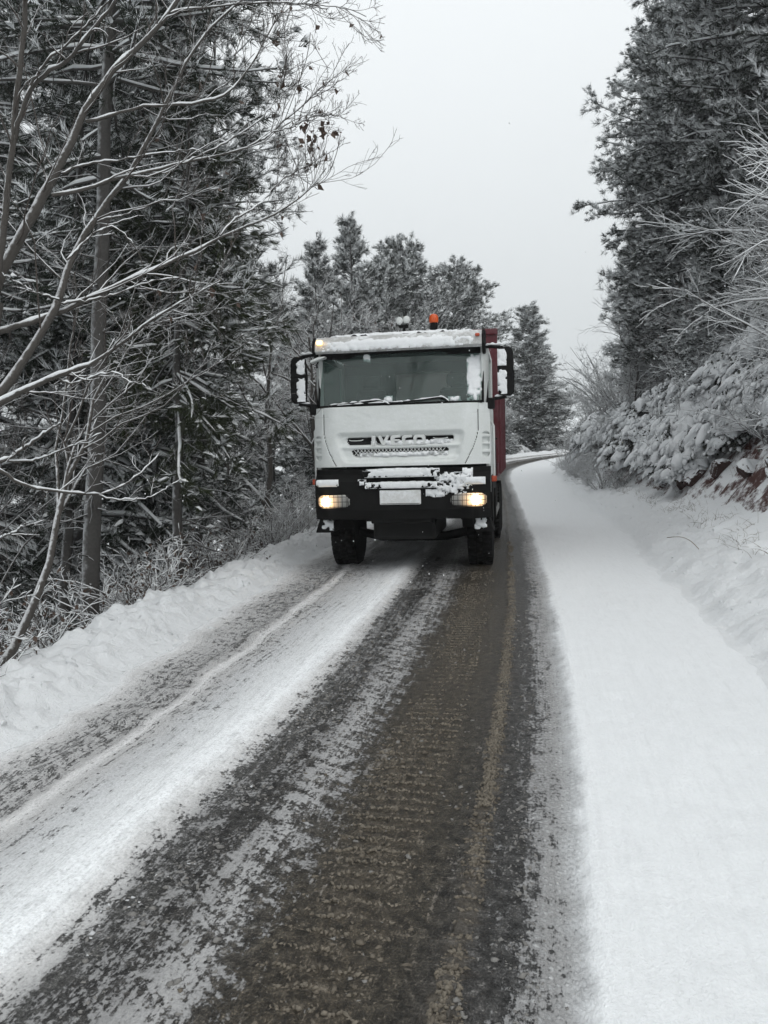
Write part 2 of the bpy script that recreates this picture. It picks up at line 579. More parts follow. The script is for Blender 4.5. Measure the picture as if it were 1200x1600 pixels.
# ---- road surface material: bands of snow, slush and bare wet asphalt that follow the wheel tracks
def road_material():
    m, t, b = new_mat('slushy_road')
    uvn = nd(t, 'ShaderNodeUVMap', uv_map='road_uv')
    sp = nd(t, 'ShaderNodeSeparateXYZ', {0: uvn.outputs[0]})
    tt, s_ = sp.outputs[0], sp.outputs[1]

    def vec(kt, ks, skew=0.0):
        a = math_n(t, 'MULTIPLY', tt, kt)
        c = math_n(t, 'MULTIPLY_ADD', tt, skew, math_n(t, 'MULTIPLY', s_, ks))
        return nd(t, 'ShaderNodeCombineXYZ', {0: a, 1: c}).outputs[0]

    n_w1 = noise(t, vec(1.2, 0.55), 1.0, 3)
    n_w2 = noise(t, vec(11, 7), 1.0, 4, 0.65)
    n_a = noise(t, vec(15, 9), 1.0, 7, 0.68)
    n_b = noise(t, vec(62, 44), 1.0, 4, 0.65)
    n_g = noise(t, vec(120, 95), 1.0, 3, 0.6)
    n_m = noise(t, vec(22, 17), 1.0, 5, 0.7)
    n_st = noise(t, vec(30, 1.1), 1.0, 6, 0.68)
    n_dg = noise(t, vec(4.5, 15, 9.0), 1.0, 5, 0.6)
    n_lo = noise(t, vec(1.6, 0.9), 1.0, 3, 0.5)
    tw = math_n(t, 'MULTIPLY_ADD', math_n(t, 'SUBTRACT', n_w1, 0.5), 0.16, tt)
    tw = math_n(t, 'MULTIPLY_ADD', math_n(t, 'SUBTRACT', n_w2, 0.5), 0.13, tw)
    x = math_n(t, 'MULTIPLY_ADD', tw, 1 / 6.0, 4 / 6.0)

    def X(v):
        return (v + 4) / 6.0
    amount = ramp(t, x, [(X(-3.80), 1.0), (X(-3.60), 0.74), (X(-3.40), 0.60), (X(-3.0), 0.55), (X(-2.88), 0.76), (X(-2.78), 0.60), (X(-2.55), 0.66),
                         (X(-2.3), 0.74), (X(-2.1), 0.88), (X(-1.92), 0.95), (X(-1.82), 0.66), (X(-1.72), 0.47), (X(-1.50), 0.45),
                         (X(-1.40), 0.60), (X(-1.2), 0.50), (X(-1.10), 0.40), (X(-0.90), 0.37), (X(-0.56), 0.355), (X(-0.44), 0.36),
                         (X(-0.28), 0.38), (X(-0.21), 0.55), (X(-0.12), 0.68), (X(-0.03), 0.74), (X(0.02), 0.98), (X(0.1), 1.0)])
    scol = ramp(t, x, [(X(-3.80), (0.77, 0.79, 0.805)), (X(-3.60), 0.58), (X(-3.4), 0.42), (X(-2.95), 0.36), (X(-2.86), 0.62), (X(-2.74), 0.42), (X(-2.5), (0.49, 0.50, 0.51)), (X(-2.25), (0.63, 0.645, 0.655)),
                       (X(-1.95), (0.79, 0.81, 0.825)), (X(-1.84), 0.56), (X(-1.70), 0.22), (X(-1.45), 0.24), (X(-1.30), 0.34), (X(-1.12), 0.22), (X(-1.0), (0.14, 0.122, 0.098)), (X(-0.60), (0.125, 0.109, 0.088)),
                       (X(-0.40), 0.17), (X(-0.22), 0.24), (X(-0.10), 0.30), (X(-0.02), (0.47, 0.48, 0.49)), (X(0.04), (0.785, 0.805, 0.82))])
    base = ramp(t, x, [(X(-3.9), (0.095, 0.095, 0.093)), (X(-1.9), (0.085, 0.085, 0.082)), (X(-1.55), (0.026, 0.025, 0.024)), (X(-1.25), (0.052, 0.049, 0.045)),
                       (X(-1.10), (0.036, 0.031, 0.024)), (X(-0.80), (0.036, 0.030, 0.022)), (X(-0.58), (0.032, 0.028, 0.022)),
                       (X(-0.45), (0.030, 0.028, 0.026)), (X(-0.15), (0.040, 0.040, 0.040))])
    cen = math_n(t, 'SUBTRACT', n_a, 0.5)
    am = math_n(t, 'MULTIPLY_ADD', cen, 1.0, amount)
    am = math_n(t, 'MULTIPLY_ADD', math_n(t, 'SUBTRACT', n_b, 0.5), 0.85, am)
    am = math_n(t, 'MULTIPLY_ADD', math_n(t, 'SUBTRACT', n_st, 0.5), 0.6, am)
    # sideways scrape marks left by a plough in the outer lanes
    dgb = ramp(t, x, [(X(-3.7), 0.9), (X(-2.5), 0.25), (X(-1.85), 0.0), (X(-1.5), 0.15), (X(-1.42), 1.0), (X(-1.14), 1.0), (X(-1.04), 0.0)])
    am = math_n(t, 'MULTIPLY_ADD', math_n(t, 'MULTIPLY', math_n(t, 'SUBTRACT', n_dg, 0.5), dgb), 0.85, am)
    am = math_n(t, 'MULTIPLY_ADD', math_n(t, 'SUBTRACT', n_lo, 0.5), 0.35, am)
    mask = sstep(t, am, 0.45, 0.57)
    # grit of the asphalt
    grit = ramp(t, n_g, [(0.3, 0.5), (0.48, 1.0), (0.60, 1.7), (0.70, 4.0)])
    mot = ramp(t, n_m, [(0.36, 0.28), (0.48, 0.8), (0.58, 1.5), (0.68, 2.6)])
    gb = nd(t, 'ShaderNodeVectorMath', {0: base, 1: grit}, operation='MULTIPLY').outputs[0]
    gb = nd(t, 'ShaderNodeVectorMath', {0: gb, 1: mot}, operation='MULTIPLY').outputs[0]
    sv = ramp(t, math_n(t, 'MULTIPLY_ADD', n_st, 0.5, math_n(t, 'MULTIPLY', n_a, 0.5)), [(0.30, 0.62), (0.5, 1.0), (0.7, 1.12)])
    lane = ramp(t, x, [(X(-0.1), 1.0), (X(0.1), 0.2)])
    sv = nd(t, 'ShaderNodeVectorMath', {0: sv, 1: ramp(t, math_n(t, 'MULTIPLY_ADD', n_b, 0.6, math_n(t, 'MULTIPLY', n_g, 0.4)), [(0.34, 0.75), (0.48, 1.08), (0.66, 1.35)])}, operation='MULTIPLY').outputs[0]
    svm = mix_c(t, lane, (1, 1, 1), sv)
    scol = nd(t, 'ShaderNodeVectorMath', {0: scol, 1: svm}, operation='MULTIPLY').outputs[0]
    col = mix_c(t, mask, gb, scol)
    # brown slush pressed into lugs by the truck's tyres
    lugw = math_n(t, 'SINE', math_n(t, 'MULTIPLY_ADD', n_w2, 9.0, math_n(t, 'MULTIPLY_ADD', tt, 10.0, math_n(t, 'MULTIPLY', s_, 2 * math.pi / 0.10))))
    lug = sstep(t, math_n(t, 'MULTIPLY_ADD', math_n(t, 'SUBTRACT', n_b, 0.5), 2.5, math_n(t, 'MULTIPLY_ADD', cen, 3.0, lugw)), -0.5, 1.3)
    band = ramp(t, x, [(X(-0.99), 0.0), (X(-0.94), 0.6), (X(-0.90), 0.7), (X(-0.83), 0.25), (X(-0.77), 0.45), (X(-0.70), 0.25), (X(-0.64), 0.0), (X(-0.50), 0.0), (X(-0.465), 0.9), (X(-0.405), 0.9), (X(-0.36), 0.0)])
    patch = sstep(t, math_n(t, 'MULTIPLY_ADD', n_a, 0.5, n_lo), 0.58, 0.92)
    ridge_b = ramp(t, x, [(X(-0.50), 0.0), (X(-0.46), 1.0), (X(-0.41), 1.0), (X(-0.37), 0.0)])
    lugm = math_n(t, 'MAXIMUM', lug, math_n(t, 'MULTIPLY', ridge_b, 0.45))
    pm = math_n(t, 'MAXIMUM', patch, math_n(t, 'MULTIPLY', ridge_b, 0.8))
    tanm = math_n(t, 'MULTIPLY', math_n(t, 'MULTIPLY', band, lugm), pm, clamp=True)
    tanc = mix_c(t, n_b, (0.085, 0.070, 0.052), (0.27, 0.235, 0.19))
    col = mix_c(t, math_n(t, 'MULTIPLY', tanm, 0.7), col, tanc)
    # faint tread print in the thin snow beside the wheel track
    tr = math_n(t, 'MULTIPLY', math_n(t, 'SINE', math_n(t, 'MULTIPLY_ADD', tt, 120.0, n_w2)), math_n(t, 'SINE', math_n(t, 'MULTIPLY_ADD', s_, 2 * math.pi / 0.045, math_n(t, 'MULTIPLY', tt, 60.0))))
    trb = ramp(t, x, [(X(-0.24), 0.0), (X(-0.17), 1.0), (X(-0.03), 1.0), (X(0.02), 0.0)])
    trm = math_n(t, 'MULTIPLY', sstep(t, math_n(t, 'MULTIPLY_ADD', math_n(t, 'SUBTRACT', n_b, 0.5), 3.5, math_n(t, 'MULTIPLY_ADD', cen, 3.2, math_n(t, 'MULTIPLY', tr, 0.6))), 0.0, 1.0), trb)
    col = mix_c(t, math_n(t, 'MULTIPLY', trm, 0.55), col, (0.62, 0.63, 0.64))
    # scattered crumbs of clean slush and ice
    crumb = math_n(t, 'MULTIPLY', sstep(t, n_b, 0.66, 0.74), ramp(t, x, [(X(-1.9), 0.5), (X(-1.1), 0.35), (X(-0.36), 0.5), (X(-0.2), 0.8), (X(0.0), 0.2)]))
    col = mix_c(t, crumb, col, (0.34, 0.34, 0.33))
    t.links.new(col, b.inputs['Base Color'])
    hgt = math_n(t, 'MULTIPLY_ADD', mask, 0.6, math_n(t, 'MULTIPLY', n_b, 0.45))
    hgt = math_n(t, 'MULTIPLY_ADD', n_g, 0.25, hgt)
    hgt = math_n(t, 'MULTIPLY_ADD', tanm, 1.3, hgt)
    hgt = math_n(t, 'MULTIPLY_ADD', trm, 0.5, hgt)
    hgt = math_n(t, 'MULTIPLY_ADD', n_a, 0.5, hgt)
    bp = nd(t, 'ShaderNodeBump', {'Height': hgt, 'Strength': 0.7, 'Distance': 0.03})
    t.links.new(bp.outputs[0], b.inputs['Normal'])
    t.links.new(ramp(t, mask, [(0, 0.36), (0.6, 0.65), (1, 0.85)]), b.inputs['Roughness'])
    b.inputs['Specular IOR Level'].default_value = 0.3
    return m


def ground_material():
    m, t, b = new_mat('snowy_ground')
    g = t.nodes.new('ShaderNodeNewGeometry')
    n1 = noise(t, g.outputs['Position'], 2.2, 6, 0.65)
    n2 = noise(t, g.outputs['Position'], 12, 6, 0.65)
    n3 = noise(t, g.outputs['Position'], 75, 3, 0.6)
    sp = nd(t, 'ShaderNodeSeparateXYZ', {0: g.outputs['Normal']})
    up = math_n(t, 'MULTIPLY_ADD', math_n(t, 'SUBTRACT', n1, 0.5), 0.55, sp.outputs['Z'])
    up = math_n(t, 'MULTIPLY_ADD', math_n(t, 'SUBTRACT', n2, 0.5), 0.35, up)
    f = sstep(t, up, 0.52, 0.66)
    soil = mix_c(t, n2, (0.045, 0.020, 0.018), (0.115, 0.052, 0.044))
    sn = mix_c(t, n1, tuple(c * 0.94 for c in SNOW), SNOW)
    t.links.new(mix_c(t, f, soil, sn), b.inputs['Base Color'])
    b.inputs['Roughness'].default_value = 0.8
    b.inputs['Specular IOR Level'].default_value = 0.2
    h = math_n(t, 'MULTIPLY_ADD', n3, 0.3, n2)
    bp = nd(t, 'ShaderNodeBump', {'Height': h, 'Strength': 0.4, 'Distance': 0.03})
    t.links.new(bp.outputs[0], b.inputs['Normal'])
    return m


MAT['road'] = road_material()
MAT['ground'] = ground_material()

Sg = np.repeat(rows[:, None], len(q_road), 1)
tl = toe_l(rows)[:, None]; trr = toe_r(rows)[:, None]
Tg = tl + (trr - tl) * q_road[None]
Zr = road_z(Sg)
Zd = 0.030 * ss(Tg, -0.06, 0.10)                                    # untouched snow beside the right wheel track
Zd = Zd + 0.035 * np.exp(-((Tg + 1.97 + 0.05 * (fbm(Sg, 0 * Sg, 2, 3) - .5)) / 0.16) ** 2) * (0.6 + 0.8 * fbm(Sg * 2, Tg * 4, 3, 4))
Zd = Zd + 0.014 * np.exp(-((Tg + 0.435) / 0.05) ** 2) * (0.6 + 0.5 * np.sin(Sg * 2 * np.pi / 0.11 + 6 * fbm(Sg * 2, Tg * 2, 2, 2)))
Zd = Zd + 0.018 * np.exp(-((Tg + 2.84) / 0.06) ** 2)
Zd = Zd + 0.012 * ss(Tg, -2.9, -2.3) * (1 - ss(Tg, -1.9, -1.75))
Zd = Zd + 0.007 * (fbm(Tg * 9, Sg * 6, 3, 8) - 0.5) * (1 - ss(Tg, -0.1, 0.1) * 0.3)
Zd = Zd + (0.010 + 0.030 * ss(Tg, 0.05, 0.4)) * (fbm(Tg * 1.5, Sg * 1.1, 3, 18) - 0.5)
Zd = Zd + 0.024 * ss(Tg, 0.0, 0.15) * (fbm(Tg * 10, Sg * 7, 4, 28, 0.65) - 0.5)
Zd = Zd + 0.012 * np.exp(-((Tg - 0.05) / 0.05) ** 2) * (0.5 + fbm(Sg * 5, Tg * 9, 3, 29))
lugz = np.exp(-((Tg + 0.90) / 0.07) ** 2) * 0.006 * np.sin(Sg * 2 * np.pi / 0.095 + Tg * 16) * ss(-Sg, -9, -5)
Zd = Zd + lugz
Tuv = Tg + (-3.75 - tl) * np.clip((-2.1 - Tg) / (-2.1 - tl), 0, 1)
road = sheet('road', Sg, Tg, Zr + Zd, MAT['road'], uv=Tuv)
road['kind'] = 'structure'; road['label'] = 'narrow mountain road with slushy dark wheel tracks between strips of snow'

zl0 = (Zr + Zd)[:, 0:1]
Dl = np.repeat(d_l[None], len(rows), 0); Sl = np.repeat(rows[:, None], len(d_l), 1)
Zl = road_z(Sl) + bank_left(Sl, Dl) + (zl0 - road_z(Sl)) * (1 - ss(Dl, 0, 0.15))
nb = int(np.searchsorted(d_l, 1.3))
o = sheet('snow_bank', Sl[:, :nb + 1], (tl - Dl)[:, :nb + 1], Zl[:, :nb + 1], MAT['snow'], flip=True)
o['kind'] = 'structure'; o['label'] = 'lumpy bank of ploughed snow along the forest edge of the road'
o = sheet('ground', Sl[:, nb:], (tl - Dl)[:, nb:], Zl[:, nb:], MAT['ground'], flip=True)
o['kind'] = 'structure'; o['label'] = 'snow covered forest slope falling away below the road'

zr0 = (Zr + Zd)[:, -1:]
Dr = np.repeat(d_r[None], len(rows), 0); Sr = np.repeat(rows[:, None], len(d_r), 1)
Zrr = road_z(Sr) + bank_right(Sr, Dr) + (zr0 - road_z(Sr)) * (1 - ss(Dr, 0, 0.15))
nb = int(np.searchsorted(d_r, 0.95))
o = sheet('snow_bank', Sr[:, :nb + 1], (trr + Dr)[:, :nb + 1], Zrr[:, :nb + 1], MAT['snow'])
o['kind'] = 'structure'; o['label'] = 'low heaped snow bank at the foot of the uphill slope'
o = sheet('hillside', Sr[:, nb:], (trr + Dr)[:, nb:], Zrr[:, nb:], MAT['ground'])
o['kind'] = 'structure'; o['label'] = 'steep snowy hillside with bare reddish soil above the road'

# far terrain ring, out to the horizon
ang = np.linspace(0, 2 * np.pi, 97)
rad = np.array([70, 95, 130, 180, 260, 400, 700, 1200.0])
Ag, Rg = np.meshgrid(ang, rad, indexing='ij')
Zf = -7 + 16 * ss(Rg, 80, 420) * fbm(np.cos(Ag) * 2 + 5, np.sin(Ag) * 2 + 5, 3, 71)
V = np.stack([Rg * np.cos(Ag), 20 + Rg * np.sin(Ag), Zf], -1).reshape(-1, 3)
n, k = Ag.shape
idx = np.arange(n * k).reshape(n, k)
q = np.stack([idx[:-1, :-1], idx[:-1, 1:], idx[1:, 1:], idx[1:, :-1]], -1).reshape(-1, 4)
o = link('far_hills', mk_mesh('far_hills', V, [q], MAT['ground'], smooth=True))
o['kind'] = 'structure'
# ------------------------------------------------------------------ the truck (local axes: x to the viewer's right, y to the rear, z up; origin under the front axle)
def mat_paint(name, col, dirt=0.35, rough=0.45, dust=0.5):
    m, t, b = new_mat(name)
    tcn = t.nodes.new('ShaderNodeTexCoord')
    n1 = noise(t, tcn.outputs['Object'], 3.0, 6, 0.65)
    n2 = noise(t, tcn.outputs['Object'], 28, 5, 0.6)
    c = mix_c(t, math_n(t, 'MULTIPLY', n1, dirt), col, tuple(x * 0.45 for x in col))
    f = math_n(t, 'MULTIPLY', sstep(t, math_n(t, 'MULTIPLY_ADD', n2, 0.5, n1), 0.62, 0.95), dust)
    t.links.new(mix_c(t, f, c, SNOW), b.inputs['Base Color'])
    b.inputs['Roughness'].default_value = rough
    bp = nd(t, 'ShaderNodeBump', {'Height': n2, 'Strength': 0.25, 'Distance': 0.008})
    t.links.new(bp.outputs[0], b.inputs['Normal'])
    return m


MAT['cab_white'] = mat_paint('cab_white_snow_dusted', (0.66, 0.69, 0.675), 0.02, 0.55, 0.35)
MAT['bed_red'] = mat_paint('bed_red', (0.10, 0.005, 0.013), 0.5, 0.5, 0.03)
MAT['black'] = simple('black_plastic', (0.007, 0.007, 0.007), 0.75, var=0.5, scale=9, spec=0.15)
MAT['black_gap'] = simple('black_recess', (0.006, 0.006, 0.006), 0.9, var=0.2)
MAT['visor'] = mat_paint('visor_snow_dusted', (0.45, 0.45, 0.44), 0.5, 0.6, 0.9)
MAT['rubber'] = simple('rubber', (0.008, 0.008, 0.008), 0.9, var=0.6, scale=20, bump=0.3, spec=0.15)
MAT['steel'] = simple('wheel_steel', (0.22, 0.22, 0.21), 0.55, 0.4, var=0.3)
MAT['chrome'] = simple('chrome', (0.6, 0.6, 0.6), 0.25, 0.9, var=0.1)
MAT['letters'] = simple('letter_metal', (0.62, 0.64, 0.63), 0.5, 0.0, var=0.12, scale=30)
MAT['seat'] = simple('seat_cloth', (0.028, 0.033, 0.033), 0.9, var=0.3)
MAT['interior'] = simple('cab_interior', (0.05, 0.058, 0.058), 0.85, var=0.3)
MAT['plate'] = mat_paint('plate_snow_dusted', (0.62, 0.63, 0.62), 0.1, 0.6, 0.9)


def mat_glass(name, tint, refl=0.10, haze=0.10):
    m, t, b = new_mat(name)
    t.nodes.remove(b)
    tr = nd(t, 'ShaderNodeBsdfTransparent', {'Color': (*tint, 1)})
    gl = nd(t, 'ShaderNodeBsdfGlossy', {'Color': (0.9, 0.95, 0.93, 1), 'Roughness': 0.04})
    df = nd(t, 'ShaderNodeBsdfDiffuse', {'Color': (0.30, 0.42, 0.385, 1)})  # pale green diffuse veil, a painted stand-in for reflection on the glass
    fr = nd(t, 'ShaderNodeFresnel', {'IOR': 1.5})
    tcn = t.nodes.new('ShaderNodeTexCoord')
    n = noise(t, tcn.outputs['Object'], 4.5, 5, 0.7)
    m1 = nd(t, 'ShaderNodeMixShader', {0: math_n(t, 'MULTIPLY', sstep(t, n, -0.4, 1.4), haze * 2), 1: tr.outputs[0], 2: df.outputs[0]})
    m2 = nd(t, 'ShaderNodeMixShader', {0: math_n(t, 'MULTIPLY_ADD', fr.outputs[0], 0.8, refl), 1: m1.outputs[0], 2: gl.outputs[0]})
    t.links.new(m2.outputs[0], t.nodes['Material Output'].inputs[0])
    return m


MAT['glass'] = mat_glass('windscreen_glass', (0.66, 0.78, 0.75), 0.02, 0.095)
MAT['glass_side'] = mat_glass('side_glass', (0.55, 0.66, 0.63), 0.03, 0.06)


def mat_emit(name, col, strength):
    m, t, b = new_mat(name)
    m.cycles.emission_sampling = 'NONE'
    b.inputs['Base Color'].default_value = (*col, 1)
    b.inputs['Emission Color'].default_value = (*col, 1)
    b.inputs['Emission Strength'].default_value = strength
    return m


MAT['lamp_on'] = mat_emit('lit_bulb', (1.0, 0.80, 0.50), 14)
MAT['lamp_glow'] = mat_emit('lit_reflector', (1.0, 0.55, 0.22), 1.1)
MAT['marker_on'] = mat_emit('lit_marker', (1.0, 0.60, 0.22), 3.2)
def mat_lens():
    m, t, b = new_mat('headlight_lens')
    m.cycles.emission_sampling = 'NONE'
    tcn = t.nodes.new('ShaderNodeTexCoord')
    sp = nd(t, 'ShaderNodeSeparateXYZ', {0: tcn.outputs['Object']})
    dx = math_n(t, 'SUBTRACT', math_n(t, 'ABSOLUTE', sp.outputs[0]), 1.035); dz = math_n(t, 'SUBTRACT', sp.outputs[2], 1.058)
    r = math_n(t, 'SQRT', math_n(t, 'ADD', math_n(t, 'MULTIPLY', dx, dx), math_n(t, 'MULTIPLY', dz, dz)))
    # the bulb's glow is put into the lens itself as emission fading outward
    e = ramp(t, math_n(t, 'MULTIPLY', r, 4.0), [(0.0, 1.0), (0.26, 0.9), (0.42, 0.34), (0.6, 0.12), (0.9, 0.0)])
    t.links.new(math_n(t, 'MULTIPLY', e, 2.6), b.inputs['Emission Strength'])
    b.inputs['Emission Color'].default_value = (1.0, 0.62, 0.30, 1)
    b.inputs['Base Color'].default_value = (0.36, 0.36, 0.34, 1)
    b.inputs['Roughness'].default_value = 0.2
    return m


MAT['lens'] = mat_lens()
MAT['orange'] = simple('orange_plastic', (0.62, 0.09, 0.012), 0.3, var=0.15)
MAT['red_lens'] = simple('orange_red_lens', (0.42, 0.06, 0.02), 0.35, var=0.2)
MAT['reflector'] = simple('lamp_reflector', (0.42, 0.41, 0.38), 0.25, 0.3, var=0.2)


def bmo(name, bm, mat, parent, smooth=False, bevel=0.0, seg=2):
    if bevel:
        bmesh.ops.bevel(bm, geom=list(bm.edges), offset=bevel, segments=seg, profile=0.5, affect='EDGES', clamp_overlap=True)
    bmesh.ops.recalc_face_normals(bm, faces=list(bm.faces))
    me = bpy.data.meshes.new(name)
    bm.to_mesh(me); bm.free()
    for mm in (mat if isinstance(mat, (list, tuple)) else [mat]):
        me.materials.append(mm)
    if smooth:
        me.polygons.foreach_set('use_smooth', np.ones(len(me.polygons), dtype=bool))
    return link(name, me, parent)


def add_box(bm, x0, x1, y0, y1, z0, z1):
    vs = [bm.verts.new((x, y, z)) for x in (x0, x1) for y in (y0, y1) for z in (z0, z1)]
    for f in ((0, 1, 3, 2), (4, 6, 7, 5), (0, 4, 5, 1), (2, 3, 7, 6), (0, 2, 6, 4), (1, 5, 7, 3)):
        bm.faces.new([vs[i] for i in f])


def box(name, b, mat, parent, bevel=0.01, **k):
    bm = bmesh.new(); add_box(bm, *b)
    return bmo(name, bm, mat, parent, bevel=bevel, **k)


def prism(name, poly, a0, a1, axis, mat, parent, bevel=0.0, **k):
    """poly in the two axes other than `axis`, extruded a0..a1 along it"""
    bm = bmesh.new()

    def P(p, a):
        return {'x': (a, p[0], p[1]), 'y': (p[0], a, p[1]), 'z': (p[0], p[1], a)}[axis]
    A = [bm.verts.new(P(p, a0)) for p in poly]; B = [bm.verts.new(P(p, a1)) for p in poly]
    bm.faces.new(A); bm.faces.new(B[::-1])
    for i in range(len(poly)):
        j = (i + 1) % len(poly)
        bm.faces.new((A[i], A[j], B[j], B[i]))
    return bmo(name, bm, mat, parent, bevel=bevel, **k)


def lathe(name, prof, c, axis, mat, parent, k=28, smooth=True):
    """prof: (radius, offset along the axis)"""
    bm = bmesh.new()
    rings = []
    for r, h in prof:
        ring = []
        for i in range(k):
            a = 2 * math.pi * i / k
            p = {'x': (h, r * math.cos(a), r * math.sin(a)), 'y': (r * math.cos(a), h, r * math.sin(a)), 'z': (r * math.cos(a), r * math.sin(a), h)}[axis]
            ring.append(bm.verts.new((c[0] + p[0], c[1] + p[1], c[2] + p[2])))
        rings.append(ring)
    for A, B in zip(rings, rings[1:]):
        for i in range(k):
            j = (i + 1) % k
            bm.faces.new((A[i], A[j], B[j], B[i]))
    bm.faces.new(rings[0][::-1]); bm.faces.new(rings[-1])
    return bmo(name, bm, mat, parent, smooth=smooth)


def pipe(name, pts, r, mat, parent, k=8, n=None):
    P = np.asarray(pts, float)
    if n:
        P = resample(P, n)
    V, q_ = tubes(P[None], np.full((1, len(P)), r), k)
    caps = [np.arange(k)[None][:, ::-1], (np.arange(k) + (len(P) - 1) * k)[None]]
    return link(name, mk_mesh(name, V, [q_] + caps, mat, smooth=True), parent)


def snow_patch(name, parent, fn, u0, u1, v0, v1, thick, seed, du=0.014, edge=0.05, rough=0.04, nrm=(0, -1, 0), hole=None, mat=None, dens=1.0):
    """ragged crust of snow on a surface; fn(u, v) -> point on it"""
    nu = max(6, int((u1 - u0) / du)); nv = max(5, int((v1 - v0) / du))
    uu, vv = np.meshgrid(np.linspace(u0, u1, nu), np.linspace(v0, v1, nv), indexing='ij')
    hu, hv = (u1 - u0) / 2, (v1 - v0) / 2
    e = (1 - ((np.abs(uu - u0 - hu) / hu) ** 5 + (np.abs(vv - v0 - hv) / hv) ** 5) ** 0.2) * min(hu, hv) * 1.15
    e = e + rough * (fbm(uu * 22, vv * 22, 3, seed) - 0.5) * 2 - edge * 0.3
    if hole is not None:
        e = np.minimum(e, hole(uu, vv) + rough * (fbm(uu * 26, vv * 26, 3, seed + 9) - 0.5) * 2)
    e = e + (dens - 1.0)
    h = thick * np.sqrt(np.clip(e / edge, 0, 1)) * (0.6 + 0.8 * fbm(uu * 16, vv * 16, 3, seed + 4))
    P = fn(uu, vv)
    nr = np.array(nrm, float)
    V = P + nr * np.where(e > 0, h - 0.001, np.maximum(e * 0.9, -0.02) - 0.001)[..., None]
    ok = e > -0.012
    idx = np.arange(nu * nv).reshape(nu, nv)
    cell = ok[:-1, :-1] | ok[1:, :-1] | ok[1:, 1:] | ok[:-1, 1:]
    q_ = np.stack([idx[:-1, :-1], idx[1:, :-1], idx[1:, 1:], idx[:-1, 1:]], -1)[cell]
    if not len(q_):
        return None
    lab = np.arange(nu * nv)
    while True:                                       # separate crusts become separate pieces
        mn = lab[q_].min(1)
        new = lab.copy(); np.minimum.at(new, q_.ravel(), np.repeat(mn, 4))
        if (new == lab).all():
            break
        lab = new
    out = None
    qs = lab[q_[:, 0]]
    for l_ in np.unique(qs):
        sub = q_[qs == l_]
        if len(sub) < 12:
            continue
        used, inv = np.unique(sub, return_inverse=True)
        out = link(name, mk_mesh(name, V.reshape(-1, 3)[used], [inv.reshape(-1, 4)], mat or MAT['snow_pad'], smooth=True), parent)
    return out


TR_YAW = math.radians(10)
_fx, _fy = 0.23, 10.56
truck = thing('dump_truck', 'white and red dump truck with lit headlights driving up the snowy road', 'truck',
              (_fx + 1.35 * math.sin(TR_YAW), _fy + 1.35 * math.cos(TR_YAW), 0.0), -TR_YAW)


def face_y(x, z):
    ax = np.abs(x)
    return -1.36 + 1.25 * np.clip(ax - 0.86, 0, 1) ** 2 + 0.035 * (z - 1.54) + 0.02 * ax ** 2 + 0.5 * np.clip(1.62 - z, 0, 1) ** 2


def rbox(x, z, cx, cz, hx, hz, r, slant=0.0):
    dx = np.abs(x - cx) - (hx + slant * (z - cz)) + r; dz = np.abs(z - cz) - hz + r
    return np.sqrt(np.maximum(dx, 0) ** 2 + np.maximum(dz, 0) ** 2) + np.minimum(np.maximum(dx, dz), 0) - r


# front of the cab as one fine relief, split into flap and two corner panels
xs = np.linspace(-1.235, 1.235, 226); zs = np.linspace(1.535, 2.365, 84)
GX, GZ = np.meshgrid(xs, zs, indexing='ij')
sdf_s = rbox(GX, GZ, 0, 1.795, 0.86, 0.215, 0.10, 0.28)
sdf_1 = rbox(GX, GZ, 0, 1.885, 0.74, 0.052, 0.045, 0.35)
sdf_2 = rbox(GX, GZ, 0, 1.722, 0.665, 0.050, 0.045, 0.4)
GY = face_y(GX, GZ) + 0.050 * (1 - ss(sdf_s, -0.07, 0.012)) - 0.028 * np.exp(-((GZ - 1.803) / 0.03) ** 2) * (1 - ss(sdf_s, -0.08, 0.0))
GY = GY - 0.02 * np.exp(-((GZ - 1.635) / 0.03) ** 2) * (1 - ss(sdf_s, -0.05, 0.0))
GY = GY + 0.055 * (1 - ss(sdf_1, -0.006, 0.004)) + 0.055 * (1 - ss(sdf_2, -0.006, 0.004))
seam_x = np.interp(GZ, [1.53, 1.62, 1.75, 1.9, 2.0, 2.4], [0.89, 0.935, 1.0, 1.055, 1.075, 1.08])
seam = np.abs(np.abs(GX) - seam_x) < 0.008
line = (np.abs(GZ - 2.225) < 0.006) & (np.abs(GX) > 1.0)
GY = GY + 0.012 * seam + 0.006 * line
# air vents in the corner panels
vent = rbox(np.abs(GX), GZ, 1.175, 1.80, 0.045, 0.17, 0.04)
ventmask = vent < 0
slat = (np.sin((GZ - 1.63) * 2 * np.pi / 0.105) > -0.55)
GY = GY + 0.05 * (vent < -0.002) * slat
GY = GY + 0.006 * (fbm(GX * 7, GZ * 14, 4, 6) - 0.5)
V = np.stack([GX, GY, GZ], -1).reshape(-1, 3)
idx = np.arange(V.shape[0]).reshape(GX.shape)
q = np.stack([idx[:-1, :-1], idx[1:, :-1], idx[1:, 1:], idx[:-1, 1:]], -1)
cx = 0.25 * (GX[:-1, :-1] + GX[1:, :-1] + GX[1:, 1:] + GX[:-1, 1:]); cz = 0.25 * (GZ[:-1, :-1] + GZ[1:, :-1] + GZ[1:, 1:] + GZ[:-1, 1:])


def cellmax(a):
    return (a[:-1, :-1].astype(int) + a[1:, :-1] + a[1:, 1:] + a[:-1, 1:]) >= 3


